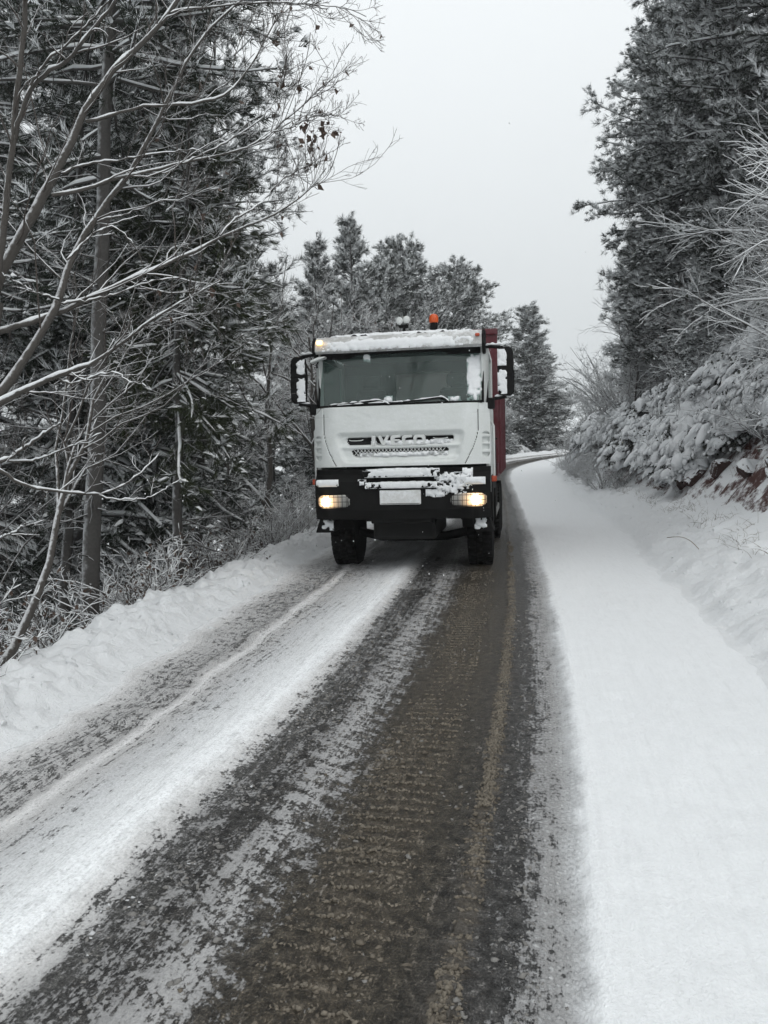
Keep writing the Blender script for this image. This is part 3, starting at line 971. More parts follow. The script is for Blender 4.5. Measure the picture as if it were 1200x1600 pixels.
c1 = rbox(cx, cz, 0, 1.885, 0.74, 0.052, 0.045, 0.35) < 0
fill1 = (cx > -0.40) & (cz < 1.862 + 0.05 * (fbm(cx * 9, cz * 3, 3, 12) - 0.5) + 0.03 * ss(cx, 0.2, 0.6))
c2 = rbox(cx, cz, 0, 1.722, 0.665, 0.050, 0.045, 0.4) < 0
fill2 = (cz < 1.700 + 0.05 * (fbm(cx * 9, cz * 3, 3, 15) - 0.5) + 0.035 * ss(np.abs(cx), 0.35, 0.6) - 0.05 * ss(-cx, 0.5, 0.6))
dark = (c1 & ~fill1) | (c2 & ~fill2) | cellmax(seam) | cellmax(line)
region = np.where(np.abs(cx) < np.interp(cz, [1.53, 1.62, 1.75, 1.9, 2.0, 2.4], [0.89, 0.935, 1.0, 1.055, 1.075, 1.08]) + 0.008, 0, np.where(cx < 0, 1, 2))
for rg, nm in ((0, 'front_flap'), (1, 'corner_panel'), (2, 'corner_panel')):
    sel = region == rg
    used, inv = np.unique(q[sel], return_inverse=True)
    link(nm, mk_mesh(nm, V[used], [inv.reshape(-1, 4)], [MAT['cab_white'], MAT['black_gap']], dark[sel].astype(int), smooth=True), truck)
# raised name lettering
LETTERS = {
    'I': [[(0, 0), (0.26, 0), (0.26, 1), (0, 1)]],
    'V': [[(0, 1), (0.28, 1), (0.50, 0.38), (0.72, 1), (1.0, 1), (0.62, 0), (0.38, 0)]],
    'E': [[(0.10, 0), (0.85, 0), (0.85, 0.22), (0.36, 0.22), (0.30, 0.5), (0.36, 0.78), (0.85, 0.78), (0.85, 1), (0.12, 1), (0, 0.8), (0, 0.2)], [(0.30, 0.40), (0.78, 0.40), (0.78, 0.60), (0.30, 0.60)]],
    'C': [[(0.16, 0), (0.85, 0), (0.85, 0.24), (0.34, 0.24), (0.26, 0.34), (0.26, 0.66), (0.34, 0.76), (0.85, 0.76), (0.85, 1), (0.16, 1), (0, 0.82), (0, 0.18)]],
    'O': [[(0.16, 0), (0.84, 0), (1.0, 0.18), (1.0, 0.5), (0.74, 0.5), (0.74, 0.34), (0.66, 0.24), (0.34, 0.24), (0.26, 0.34), (0.26, 0.5), (0, 0.5), (0, 0.18)],
          [(0, 0.5), (0.26, 0.5), (0.26, 0.66), (0.34, 0.76), (0.66, 0.76), (0.74, 0.66), (0.74, 0.5), (1.0, 0.5), (1.0, 0.82), (0.84, 1), (0.16, 1), (0, 0.82)]],
}
lx = -0.385
for ch, wd in (('I', 0.20), ('V', 0.165), ('E', 0.165), ('C', 0.165), ('O', 0.165)):
    bm = bmesh.new()
    hgt = 0.135; z0 = 1.818; y0 = face_y(np.array(lx), np.array(1.88)) + 0.012
    for pi, poly in enumerate(LETTERS[ch]):
        yy = float(y0) + (0.003 if pi and ch == 'E' else 0)
        A = [bm.verts.new((lx + p[0] * wd, yy, z0 + p[1] * hgt)) for p in poly]
        B = [bm.verts.new((lx + p[0] * wd, yy + 0.06, z0 + p[1] * hgt)) for p in poly]
        bm.faces.new(A); bm.faces.new(B[::-1])
        for i in range(len(poly)):
            j = (i + 1) % len(poly)
            bm.faces.new((A[i], A[j], B[j], B[i]))
    bmo('letter', bm, MAT['letters'], truck, bevel=0.004, seg=1)
    lx += {'I': 0.083, 'V': 0.180, 'E': 0.160, 'C': 0.158, 'O': 0.18}[ch]
snow_patch('snow_in_grille', truck, lambda u, v: np.stack([u, face_y(u, v) + 0.035, v], -1), -0.40, 0.73, 1.822, 1.886, 0.03, 3, du=0.01, edge=0.03, rough=0.05)
snow_patch('snow_in_grille', truck, lambda u, v: np.stack([u, face_y(u, v) + 0.040, v], -1), -0.56, 0.66, 1.665, 1.725, 0.035, 5, du=0.01, edge=0.03, rough=0.06)
for sgn, a, b_ in ((-1, -0.70, -0.50), (1, 0.47, 0.67)):
    pipe('air_slot_trim', [(a, -1.335, 1.905), (a + 0.03, -1.338, 1.895), (0.5 * (a + b_), -1.338, 1.892), (b_ - 0.03, -1.338, 1.895), (b_, -1.335, 1.905)], 0.006, MAT['letters'], truck)
# crossed wires of the lower grille
g = Geo()
for i in range(26):
    x0 = -0.66 + i * 0.05
    for sg in (-1, 1):
        xa, xb = x0 - sg * 0.04, x0 + sg * 0.04
        if abs(xa) > 0.67 or abs(xb) > 0.67:
            continue
        V_, q_ = tubes(np.array([[[xa, face_y(xa, 1.7) + 0.045, 1.674], [xb, face_y(xb, 1.7) + 0.045, 1.772]]]), np.full((1, 2), 0.005), 4)
        g.add(V_, q_)
link('grille_mesh', g.mesh('grille_mesh', [MAT['letters']]), truck)

# cab shell
box('roof', (-1.16, 1.16, -1.02, 0.60, 3.16, 3.30), MAT['cab_white'], truck, 0.05)
box('cab_floor', (-1.17, 1.17, -1.05, 0.60, 1.36, 1.46), MAT['black'], truck, 0.01)
bk = thing('rear_wall', '', '', (0, 0, 0)); bk.parent = truck
for kk in ('label', 'category'):
    del bk[kk]
box('wall_panel', (-1.18, 1.18, 0.54, 0.60, 1.46, 2.42), MAT['interior'], bk, 0.005)
box('wall_panel', (-1.18, 1.18, 0.543, 0.597, 2.98, 3.17), MAT['interior'], bk, 0.005)
box('wall_panel', (-1.18, -0.32, 0.546, 0.594, 2.42, 2.98), MAT['interior'], bk, 0.005)
box('wall_panel', (0.56, 1.18, 0.546, 0.594, 2.42, 2.98), MAT['interior'], bk, 0.005)
m, t, b = new_mat('rear_pane_under_snow')
t.nodes.remove(b)
t.links.new(nd(t, 'ShaderNodeMixShader', {0: 0.25, 1: nd(t, 'ShaderNodeBsdfTranslucent', {'Color': (0.95, 0.97, 0.96, 1)}).outputs[0], 2: nd(t, 'ShaderNodeBsdfDiffuse', {'Color': (0.8, 0.84, 0.83, 1)}).outputs[0]}).outputs[0], t.nodes['Material Output'].inputs[0])
MAT['rear_pane'] = m
box('rear_window', (-0.32, 0.56, 0.56, 0.57, 2.42, 2.98), MAT['rear_pane'], bk, 0)
for sg in (-1, 1):
    d = prism('door', [(-1.08, 1.12), (0.60, 1.12), (0.60, 2.36), (-1.10, 2.36)], sg * 1.17, sg * 1.225, 'x', MAT['cab_white'], truck, 0.012)
    prism('window_frame', [(-1.10, 2.37), (-0.99, 2.37), (-0.86, 3.10), (-0.95, 3.15)], sg * 1.168, sg * 1.215, 'x', MAT['black'], d, 0.005)
    prism('window_frame', [(0.40, 2.37), (0.60, 2.37), (0.60, 3.15), (0.40, 3.15)], sg * 1.168, sg * 1.215, 'x', MAT['cab_white'], d, 0.005)
    prism('window_frame', [(-0.90, 3.08), (0.40, 3.08), (0.40, 3.15), (-0.93, 3.15)], sg * 1.168, sg * 1.214, 'x', MAT['cab_white'], d, 0.003)
    prism('side_window', [(-0.985, 2.372), (0.395, 2.372), (0.395, 3.075), (-0.862, 3.075)], sg * 1.188, sg * 1.194, 'x', MAT['glass_side'], d)
    pipe('door_handle', [(sg * 1.24, 0.35, 1.9), (sg * 1.27, 0.38, 1.9), (sg * 1.27, 0.55, 1.9), (sg * 1.24, 0.58, 1.9)], 0.014, MAT['black'], d)
    # slim white pillar beside the windscreen
    prism('pillar', [(sg * 1.135, -1.18), (sg * 1.16, -1.14), (sg * 1.225, -1.02), (sg * 1.17, -0.98), (sg * 1.10, -1.10)], 2.36, 3.16, 'z', MAT['cab_white'], truck, 0.008)
    prism('mudguard', [(-0.72, 0.62), (-0.62, 0.62), (-0.52, 0.98), (-0.28, 1.16), (0.28, 1.16), (0.52, 0.98), (0.62, 0.62), (0.80, 0.62), (0.80, 1.36), (-0.86, 1.36), (-0.86, 0.85)], sg * 0.80, sg * 1.245, 'x', MAT['black'], truck, 0.01)

# windscreen, leaning back and curved
xs = np.linspace(-1.15, 1.15, 40); zs = np.linspace(2.37, 3.13, 10)
WX, WZ = np.meshgrid(xs, zs, indexing='ij')


def wy(x, z):
    return -1.315 + 0.20 * (z - 2.37) + 0.10 * np.abs(x / 1.15) ** 3


WV = np.stack([WX * (1 - 0.02 * (WZ - 2.37)), wy(WX, WZ), WZ], -1).reshape(-1, 3)
idx = np.arange(len(WV)).reshape(WX.shape)
q = np.stack([idx[:-1, :-1], idx[1:, :-1], idx[1:, 1:], idx[:-1, 1:]], -1).reshape(-1, 4)
ws = link('windscreen', mk_mesh('windscreen', WV, [q], MAT['glass'], smooth=True), truck)
pp = [(x, wy(x, 2.375) - 0.004, 2.378) for x in np.linspace(-1.13, 1.13, 18)]
pt = [(x * 0.985, wy(x, 3.11) - 0.004, 3.112) for x in np.linspace(-1.13, 1.13, 18)]
pipe('seal', pp, 0.018, MAT['black'], ws)
pipe('seal', pt, 0.03, MAT['black'], ws)
for sg in (-1, 1):
    pipe('seal', [(sg * 1.145, wy(1.145, z) - 0.004, z) for z in (2.37, 2.6, 2.85, 3.12)], 0.016, MAT['black'], ws)
snow_patch('snow_on_glass', ws, lambda u, v: np.stack([u, wy(u, v), v], -1), 0.93, 1.135, 2.39, 3.10, 0.020, 41, edge=0.05, rough=0.07)
snow_patch('snow_on_glass', ws, lambda u, v: np.stack([u, wy(u, v), v], -1), -0.50, -0.40, 2.98, 3.12, 0.014, 43, edge=0.03, rough=0.05)
snow_patch('snow_on_glass', ws, lambda u, v: np.stack([u, wy(u, v), v], -1), -0.20, -0.08, 2.385, 2.50, 0.05, 45, edge=0.05, rough=0.04,
           hole=lambda u, v: 0.10 + (u + 0.20) * 0.9 - (v - 2.385))
snow_patch('snow_on_glass', ws, lambda u, v: np.stack([u, wy(u, v), v], -1), 0.66, 0.86, 2.385, 2.46, 0.04, 47, edge=0.04, rough=0.05)
# dark print band along the top of the glass
bandp = prism('sun_band', [(-1.12, 3.035), (1.12, 3.035), (1.12, 3.12), (-1.12, 3.12)], -1.158, -1.150, 'y', MAT['black'], ws)
# wipers
for pts in ([(-0.98, 2.392), (-0.62, 2.415), (-0.30, 2.44), (-0.22, 2.435), (-0.12, 2.37)], [(-0.05, 2.395), (0.35, 2.425), (0.62, 2.455), (0.70, 2.375)], [(-1.0, 2.38), (-0.5, 2.395), (0.1, 2.40)]):
    P3 = [(x, float(wy(np.array(x), np.array(z))) - 0.03, z) for x, z in pts]
    w = pipe('wiper', P3, 0.011, MAT['black'], truck, n=14)
    Ps = resample(np.array(P3), 22)[None]; Rs = np.full((1, 22), 0.010)
    V_, q_ = ridge(Ps, Rs, 5, h=0.6, w=0.9, thr=0.1)
    link('snow_ridge', mk_mesh('snow_ridge', V_, [q_], MAT['snow_pad'], smooth=True), w)

# visor over the windscreen
prof = [(-1.30, 3.10), (-1.36, 3.13), (-1.33, 3.26), (-1.25, 3.335), (-1.02, 3.35), (-1.02, 3.17), (-1.20, 3.14)]
vz = prism('sun_visor', prof, -1.15, 1.15, 'x', MAT['visor'], truck, 0.012)
for sg in (-1, 1):
    prism('visor_end', [(-1.31, 3.09), (-1.365, 3.13), (-1.335, 3.27), (-1.25, 3.34), (-0.95, 3.35), (-0.95, 3.05), (-1.15, 3.02)], sg * 1.145, sg * 1.19, 'x', MAT['black'], vz, 0.015)
snow_patch('snow_cover', vz, lambda u, v: np.stack([u, -1.362 + 0.20 * (v - 3.13) + 0.9 * np.clip(v - 3.24, 0, 1) ** 1.0, v], -1), -1.10, 1.06, 3.125, 3.335, 0.014, 51, du=0.016, edge=0.05, rough=0.05)
snow_patch('snow_cover', vz, lambda u, v: np.stack([u, v, 0 * u + 3.348], -1), -1.05, 1.02, -1.25, -0.9, 0.03, 53, du=0.03, edge=0.06, rough=0.06, nrm=(0, 0, 1))
mk_ = box('marker_lamp', (-1.12, -1.035, -1.385, -1.33, 3.225, 3.285), MAT['marker_on'], truck, 0.018, smooth=True)
box('marker_lamp', (1.06, 1.12, -1.37, -1.33, 3.235, 3.275), MAT['red_lens'], truck, 0.012, smooth=True)

# roof beacon and horns
bc = lathe('roof_beacon', [(0.05, 0), (0.055, 0.02), (0.052, 0.10)], (0.45, -0.75, 3.44), 'z', MAT['black'], truck)
lathe('dome', [(0.060, 0.0), (0.066, 0.02), (0.066, 0.075), (0.054, 0.105), (0.030, 0.122), (0.004, 0.128)], (0.45, -0.75, 3.54), 'z', MAT['orange'], bc)
pipe('stalk', [(0.45, -0.75, 3.28), (0.45, -0.75, 3.46)], 0.03, MAT['black'], bc)
hn = pipe('air_horn', [(0.03, -0.8, 3.30), (0.03, -0.8, 3.50)], 0.022, MAT['black'], truck)
box('bracket', (-0.04, 0.09, -0.83, -0.77, 3.485, 3.525), MAT['black'], hn, 0.008)
for dx in (-0.055, 0.045):
    lathe('trumpet', [(0.018, 0.12), (0.022, 0.05), (0.034, 0.015), (0.052, 0.0), (0.050, -0.012), (0.03, -0.022)], (0.03 + dx, -0.87, 3.575 + (0.012 if dx > 0 else 0)), 'y', MAT['letters'], hn)
pipe('aerial', [(0.06, -0.8, 3.48), (0.065, -0.8, 3.75)], 0.009, MAT['black'], hn)

# bumper
bp_prof = [(-1.22, 0.80), (1.22, 0.80), (1.235, 1.0), (1.235, 1.43), (-1.235, 1.43), (-1.235, 1.0)]
bm = bmesh.new()
cols = np.linspace(-1.235, 1.235, 60); rws = [0.80, 0.86, 0.93, 1.16, 1.24, 1.33, 1.43, 1.50]
vg = []
for z in rws:
    r_ = []
    for x in cols:
        y = -1.40 + 1.3 * max(0, abs(x) - 0.95) ** 2 * 1.6 + 0.05 * max(0, 0.93 - z) * 6 + (0.10 if z > 1.34 else 0.0)
        r_.append(bm.verts.new((x, y, z)))
    vg.append(r_)
for A, B in zip(vg, vg[1:]):
    for i in range(len(cols) - 1):
        bm.faces.new((A[i], A[i + 1], B[i + 1], B[i]))
back = [[bm.verts.new((x, -1.0, z)) for x in cols] for z in (rws[0], rws[-1])]
for i in range(len(cols) - 1):
    bm.faces.new((vg[0][i], back[0][i], back[0][i + 1], vg[0][i + 1]))
    bm.faces.new((vg[-1][i], vg[-1][i + 1], back[1][i + 1], back[1][i]))
bumper = bmo('bumper', bm, MAT['black'], truck, smooth=False)


def by(x):
    return -1.40 + 1.3 * np.clip(np.abs(x) - 0.95, 0, 9) ** 2 * 1.6


# step bars across the middle of the bumper, snow lying on them
for z0, z1, x0, x1, sd in ((1.385, 1.485, -0.50, 0.56, 71), (1.235, 1.305, -0.47, 0.55, 73)):
    br = box('step_bar', (x0, x1, -1.455, -1.36, z0, z1), MAT['black'], bumper, 0.015)
    snow_patch('snow_cover', br, lambda u, v, c=0: np.stack([u, 0 * u - 1.455, v], -1), x0, x1, z0 - 0.005, z1 + 0.01, 0.016, sd, du=0.009, edge=0.025, rough=0.03)
    snow_patch('snow_cover', br, lambda u, v, z1=z1: np.stack([u, v, 0 * u + z1], -1), x0, x1, -1.46, -1.37, 0.02, sd + 1, du=0.012, edge=0.02, rough=0.02, nrm=(0, 0, 1))
# splash of snow beside the bars
snow_patch('snow_splash', bumper, lambda u, v: np.stack([u, by(u) - 0.004, v], -1), 0.46, 1.00, 1.13, 1.44, 0.035, 81, du=0.008, edge=0.05, rough=0.13,
           hole=lambda u, v: np.minimum(np.hypot(u - 0.66, v - 1.30) - 0.035, 0.18 - np.hypot((u - 0.70) * 0.62, v - 1.30)))
snow_patch('snow_splash', bumper, lambda u, v: np.stack([u, by(u) - 0.004, v], -1), 0.36, 0.62, 1.10, 1.21, 0.02, 83, du=0.011, edge=0.05, rough=0.08)
snow_patch('snow_splash', bumper, lambda u, v: np.stack([u, by(u) + 0.05, v], -1), 0.86, 1.0, 1.36, 1.49, 0.05, 85, du=0.011, edge=0.05, rough=0.05)
snow_patch('snow_splash', bumper, lambda u, v: np.stack([u, by(u) - 0.01, v], -1), -0.58, -0.46, 1.25, 1.36, 0.05, 87, du=0.009, edge=0.04, rough=0.02)
lathe('tow_cover', [(0.055, 0), (0.06, -0.03), (0.03, -0.045)], (-0.52, -1.40, 1.30), 'y', MAT['black'], bumper)
# number plate whitened by snow
pl = box('number_plate', (-0.275, 0.295, -1.440, -1.405, 1.005, 1.205), MAT['plate'], truck, 0.014)
box('lower_edge', (-0.255, 0.275, -1.444, -1.438, 1.018, 1.024), MAT['black'], pl, 0)
box('tow_bar', (-0.42, 0.42, -1.34, -1.22, 0.74, 0.84), MAT['black'], truck, 0.02)

# lamps
for sg in (-1, 1):
    hx = np.linspace(0.70, 1.178, 15)
    zlo = np.interp(hx, [0.70, 0.74, 1.12, 1.178], [1.02, 0.962, 0.952, 1.0]); zhi = np.interp(hx, [0.70, 0.76, 1.12, 1.178], [1.09, 1.165, 1.158, 1.11])
    hv = np.linspace(0, 1, 7)
    HZ = zlo[:, None] + (zhi - zlo)[:, None] * hv[None]; HX = np.repeat(hx[:, None], 7, 1)
    HY = by(HX) - 0.030 + 0.045 * (np.abs(hv * 2 - 1) ** 4)[None]
    LV = np.stack([sg * HX, HY, HZ], -1).reshape(-1, 3)
    li = np.arange(len(LV)).reshape(HX.shape)
    lq = np.stack([li[:-1, :-1], li[1:, :-1], li[1:, 1:], li[:-1, 1:]], -1).reshape(-1, 4)
    head = link('headlight', mk_mesh('headlight', LV, [lq if sg > 0 else lq[:, ::-1]], MAT['lens'], smooth=True), truck)
    yl = float(by(np.array(1.03)))
    lathe('bulb', [(0.066, 0.0), (0.058, -0.018), (0.030, -0.026), (0.004, -0.029)], (sg * 1.035, yl - 0.030, 1.058), 'y', MAT['lamp_on'], head)
    gg = bmesh.new()
    for x in np.linspace(0.74, 1.15, 8):
        y = float(by(np.array(x))) - 0.055
        add_box(gg, sg * x - 0.003, sg * x + 0.003, y, y + 0.006, 0.96, 1.155)
    gd = bmo('lamp_guard', gg, MAT['black'], head)
    for z in (0.985, 1.055, 1.125):
        pipe('guard_wire', [(sg * x, float(by(np.array(x))) - 0.056, z) for x in np.linspace(0.71, 1.17, 10)], 0.004, MAT['black'], head)
    for x in (0.715, 1.168):
        pipe('guard_wire', [(sg * x, float(by(np.array(x))) - 0.056, 0.96), (sg * x, float(by(np.array(x))) - 0.056, 1.155)], 0.007, MAT['black'], head)
    ind = prism('indicator', [(sg * 0.86, 1.275), (sg * 1.16, 1.275), (sg * 1.16, 1.345), (sg * 0.90, 1.365), (sg * 0.855, 1.34)], -1.43, -1.29, 'y', MAT['reflector'], truck, 0.012)
    snow_patch('snow_cover', ind, lambda u, v, sg=sg: np.stack([u, np.minimum(by(u), -1.43 + 0 * u) - 0.002, v], -1), min(sg * 0.85, sg * 1.17), max(sg * 0.85, sg * 1.17), 1.265, 1.365, 0.02, 95 + sg, du=0.01, edge=0.03, rough=0.02)
    box('side_marker', (sg * 1.275 - 0.035, sg * 1.275 + 0.035, -1.10, -1.04, 1.285, 1.365), MAT['red_lens'], truck, 0.01)
    # step and flap below the bumper corner
    st_ = prism('entry_step', [(sg * 0.96, 0.80), (sg * 1.20, 0.80), (sg * 1.27, 0.60), (sg * 1.02, 0.60)], -1.16, -0.70, 'y', MAT['black'], truck, 0.012)
    snow_patch('snow_cover', st_, lambda u, v, sg=sg: np.stack([u, 0 * u - 1.165, v], -1), min(sg * 1.0, sg * 1.17), max(sg * 1.0, sg * 1.17), 0.635, 0.80, 0.03, 101 + sg, du=0.008, edge=0.05, rough=0.10)

# mirrors
for sg in (-1, 1):
    mr = prism('mirror', [(sg * 1.36, 2.46), (sg * 1.52, 2.44), (sg * 1.565, 2.50), (sg * 1.57, 2.78), (sg * 1.535, 2.82), (sg * 1.565, 2.86), (sg * 1.55, 3.06), (sg * 1.50, 3.11), (sg * 1.36, 3.09), (sg * 1.345, 2.83), (sg * 1.345, 2.79)], -1.18, -1.03, 'y', MAT['black'], truck, 0.02, seg=3)
    pipe('mirror_arm', [(sg * 1.13, -1.02, 3.13), (sg * 1.25, -1.12, 3.12), (sg * 1.42, -1.12, 3.10)], 0.022, MAT['black'], mr)
    pipe('mirror_arm', [(sg * 1.18, -1.02, 2.40), (sg * 1.30, -1.12, 2.415), (sg * 1.46, -1.12, 2.44)], 0.022, MAT['black'], mr)
    box('arm_foot', (min(sg * 1.2, sg * 1.3), max(sg * 1.2, sg * 1.3), -1.16, -1.02, 2.28, 2.43), MAT['black'], mr, 0.015)
    for (z0, z1, sd) in ((2.47, 2.80, 111), (2.85, 3.07, 113)):
        snow_patch('snow_cover', mr, lambda u, v: np.stack([u, 0 * u - 1.185, v], -1), min(sg * 1.345, sg * 1.47), max(sg * 1.345, sg * 1.47), z0, z1, 0.012, sd + sg, du=0.006, edge=0.03, rough=0.05)
    Ps = np.array([[(sg * x, -1.10, 3.125) for x in np.linspace(1.18, 1.42, 8)]])
    V_, q_ = ridge(Ps, np.full((1, 8), 0.022), 6, thr=0.05)
    link('snow_ridge', mk_mesh('snow_ridge', V_, [q_], MAT['snow_pad'], smooth=True), mr)
    Ps = np.array([[(sg * x, -1.12, 2.43) for x in np.linspace(1.30, 1.56, 8)]])
    V_, q_ = ridge(Ps, np.full((1, 8), 0.020), 6, thr=0.05)
    link('snow_ridge', mk_mesh('snow_ridge', V_, [q_], MAT['snow_pad'], smooth=True), mr)
# small kerb mirror on the passenger side
km = prism('kerb_mirror', [(-1.22, 2.985), (-1.02, 3.045), (-1.00, 3.065), (-1.10, 3.06), (-1.21, 3.02)], -1.36, -1.22, 'y', MAT['letters'], truck, 0.006)
pipe('mirror_arm', [(-1.14, -1.2, 3.02), (-1.15, -1.25, 2.97), (-1.155, -1.22, 2.93)], 0.012, MAT['black'], km)
# grab rails beside the cab
for sg in (-1, 1):
    pipe('grab_rail', [(sg * 1.25, -0.98, 1.30), (sg * 1.275, -1.0, 1.35), (sg * 1.275, -1.0, 2.05), (sg * 1.25, -0.98, 2.10)], 0.018, MAT['letters'], truck)

# interior
box('dashboard', (-1.12, 1.12, -1.08, -0.72, 2.0, 2.34), MAT['seat'], truck, 0.06)
for x in (-0.68, 0.66):
    stt = box('seat', (x - 0.26, x + 0.26, -0.15, 0.35, 1.86, 2.05), MAT['seat'], truck, 0.06)
    box('backrest', (x - 0.25, x + 0.25, 0.30, 0.45, 2.0, 2.72), MAT['seat'], stt, 0.06)
    box('headrest', (x - 0.15, x + 0.15, 0.31, 0.42, 2.74, 2.94), MAT['seat'], stt, 0.05)
bm = bmesh.new()
cw = []
for i in range(24):
    a = 2 * math.pi * i / 24
    cw.append((0.66 + 0.23 * math.cos(a), -0.60 + 0.10 * math.sin(a), 2.30 + 0.20 * math.sin(a) * 0.85))
bm.free()
sw = pipe('steering_wheel', cw + [cw[0]], 0.016, MAT['interior'], truck)
pipe('column', [(0.66, -0.60, 2.30), (0.66, -0.85, 2.15)], 0.03, MAT['seat'], sw)

# chassis, tanks, wheels
box('chassis', (-0.46, 0.46, -1.15, 6.4, 0.72, 1.02), MAT['black'], truck, 0.02)
box('engine', (-0.45, 0.45, -1.05, 0.6, 0.48, 1.36), MAT['black_gap'], truck, 0.05)
pipe('front_axle', [(-0.95, 0, 0.52), (-0.5, 0, 0.42), (0.5, 0, 0.42), (0.95, 0, 0.52)], 0.07, MAT['black'], truck)
for sg in (-1, 1):
    prism('air_deflector', [(0.86, 0.95), (1.02, 0.95), (1.02, 1.70), (0.95, 1.82), (0.86, 1.82)], sg * 1.05, sg * 1.25, 'x', MAT['black'], truck, 0.02)
    box('fuel_tank', (min(sg * 0.62, sg * 1.22), max(sg * 0.62, sg * 1.22), 1.15, 2.5, 0.55, 1.15), MAT['black'], truck, 0.06)
    box('side_guard', (min(sg * 1.18, sg * 1.24), max(sg * 1.18, sg * 1.24), 1.0, 2.9, 0.62, 0.74), MAT['steel'], truck, 0.02)


def wheel(x, y, wd, sgn, name='wheel'):
    R_ = 0.54
    e = bpy.data.objects.new(name, None); COL.objects.link(e); e.parent = truck
    c = (x, y, R_ - 0.012)
    h = wd / 2
    lathe('tyre', [(0.30, -h * 0.85), (0.46, -h), (0.515, -h * 0.95), (R_ - 0.012, -h * 0.80), (R_ - 0.012, h * 0.80), (0.515, h * 0.95), (0.46, h), (0.30, h * 0.85)], c, 'x', MAT['rubber'], e, 44)
    # tread blocks
    gg = Geo()
    for i in range(40):
        a = 2 * math.pi * i / 40
        for k_, (xa, xb) in enumerate(((-h * 0.92, -h * 0.30), (-h * 0.22, h * 0.22), (h * 0.30, h * 0.92))):
            aa = a + (0.5 if k_ == 1 else 0) * 2 * math.pi / 40
            da = 0.058
            vs = []
            for r_ in (R_ - 0.03, R_ + 0.012):
                for xx in (xa, xb):
                    for s_ in (-da, da):
                        vs.append((c[0] + xx, c[1] + r_ * math.cos(aa + s_), c[2] + r_ * math.sin(aa + s_)))
            gg.add(vs, np.array([[0, 1, 3, 2], [4, 6, 7, 5], [0, 4, 5, 1], [2, 3, 7, 6], [0, 2, 6, 4], [1, 5, 7, 3]]))
    tm = link('tread', gg.mesh('tread', [MAT['rubber']]), e)
    lathe('rim', [(0.30, sgn * h * 0.8), (0.28, sgn * h * 0.55), (0.16, sgn * h * 0.35), (0.12, sgn * h * 0.7), (0.02, sgn * h * 0.72)], c, 'x', MAT['steel'], e, 24)
    return e


for sg in (-1, 1):
    wheel(sg * 1.03, 0, 0.37, sg)
    for yy in (3.65, 5.02):
        for xo in (0.76, 1.09):
            wheel(sg * xo, yy, 0.30, sg)
for yy in (3.65, 5.02):
    pipe('rear_axle', [(-1.0, yy, 0.53), (1.0, yy, 0.53)], 0.10, MAT['black'], truck)

# dump body
bed = bpy.data.objects.new('dump_body', None); COL.objects.link(bed); bed.parent = truck
box('headboard', (-1.29, 1.29, 1.06, 1.16, 1.50, 3.66), MAT['bed_red'], bed, 0.02)
box('top_rail', (-1.30, 1.30, 1.02, 1.20, 3.60, 3.70), MAT['bed_red'], bed, 0.015)
box('bed_floor', (-1.24, 1.24, 1.16, 6.3, 1.22, 1.36), MAT['bed_red'], bed, 0.01)
box('tailgate', (-1.24, 1.24, 6.30, 6.38, 1.28, 2.9), MAT['bed_red'], bed, 0.01)
for sg in (-1, 1):
    box('side_wall', (min(sg * 1.225, sg * 1.275), max(sg * 1.225, sg * 1.275), 1.16, 6.3, 1.30, 3.05), MAT['bed_red'], bed, 0.01)
    box('side_rail', (min(sg * 1.22, sg * 1.31), max(sg * 1.22, sg * 1.31), 1.16, 6.3, 3.05, 3.16), MAT['bed_red'], bed, 0.015)
    for yy in np.arange(1.5, 6.2, 0.75):
        box('rib', (min(sg * 1.275, sg * 1.325), max(sg * 1.275, sg * 1.325), yy, yy + 0.1, 1.32, 3.05), MAT['bed_red'], bed, 0.01)
snow_patch('snow_cover', bed, lambda u, v: np.stack([u, v, 0 * u + 3.70], -1), -1.3, 0.3, 1.02, 1.2, 0.035, 131, du=0.03, edge=0.04, rough=0.04, nrm=(0, 0, 1))
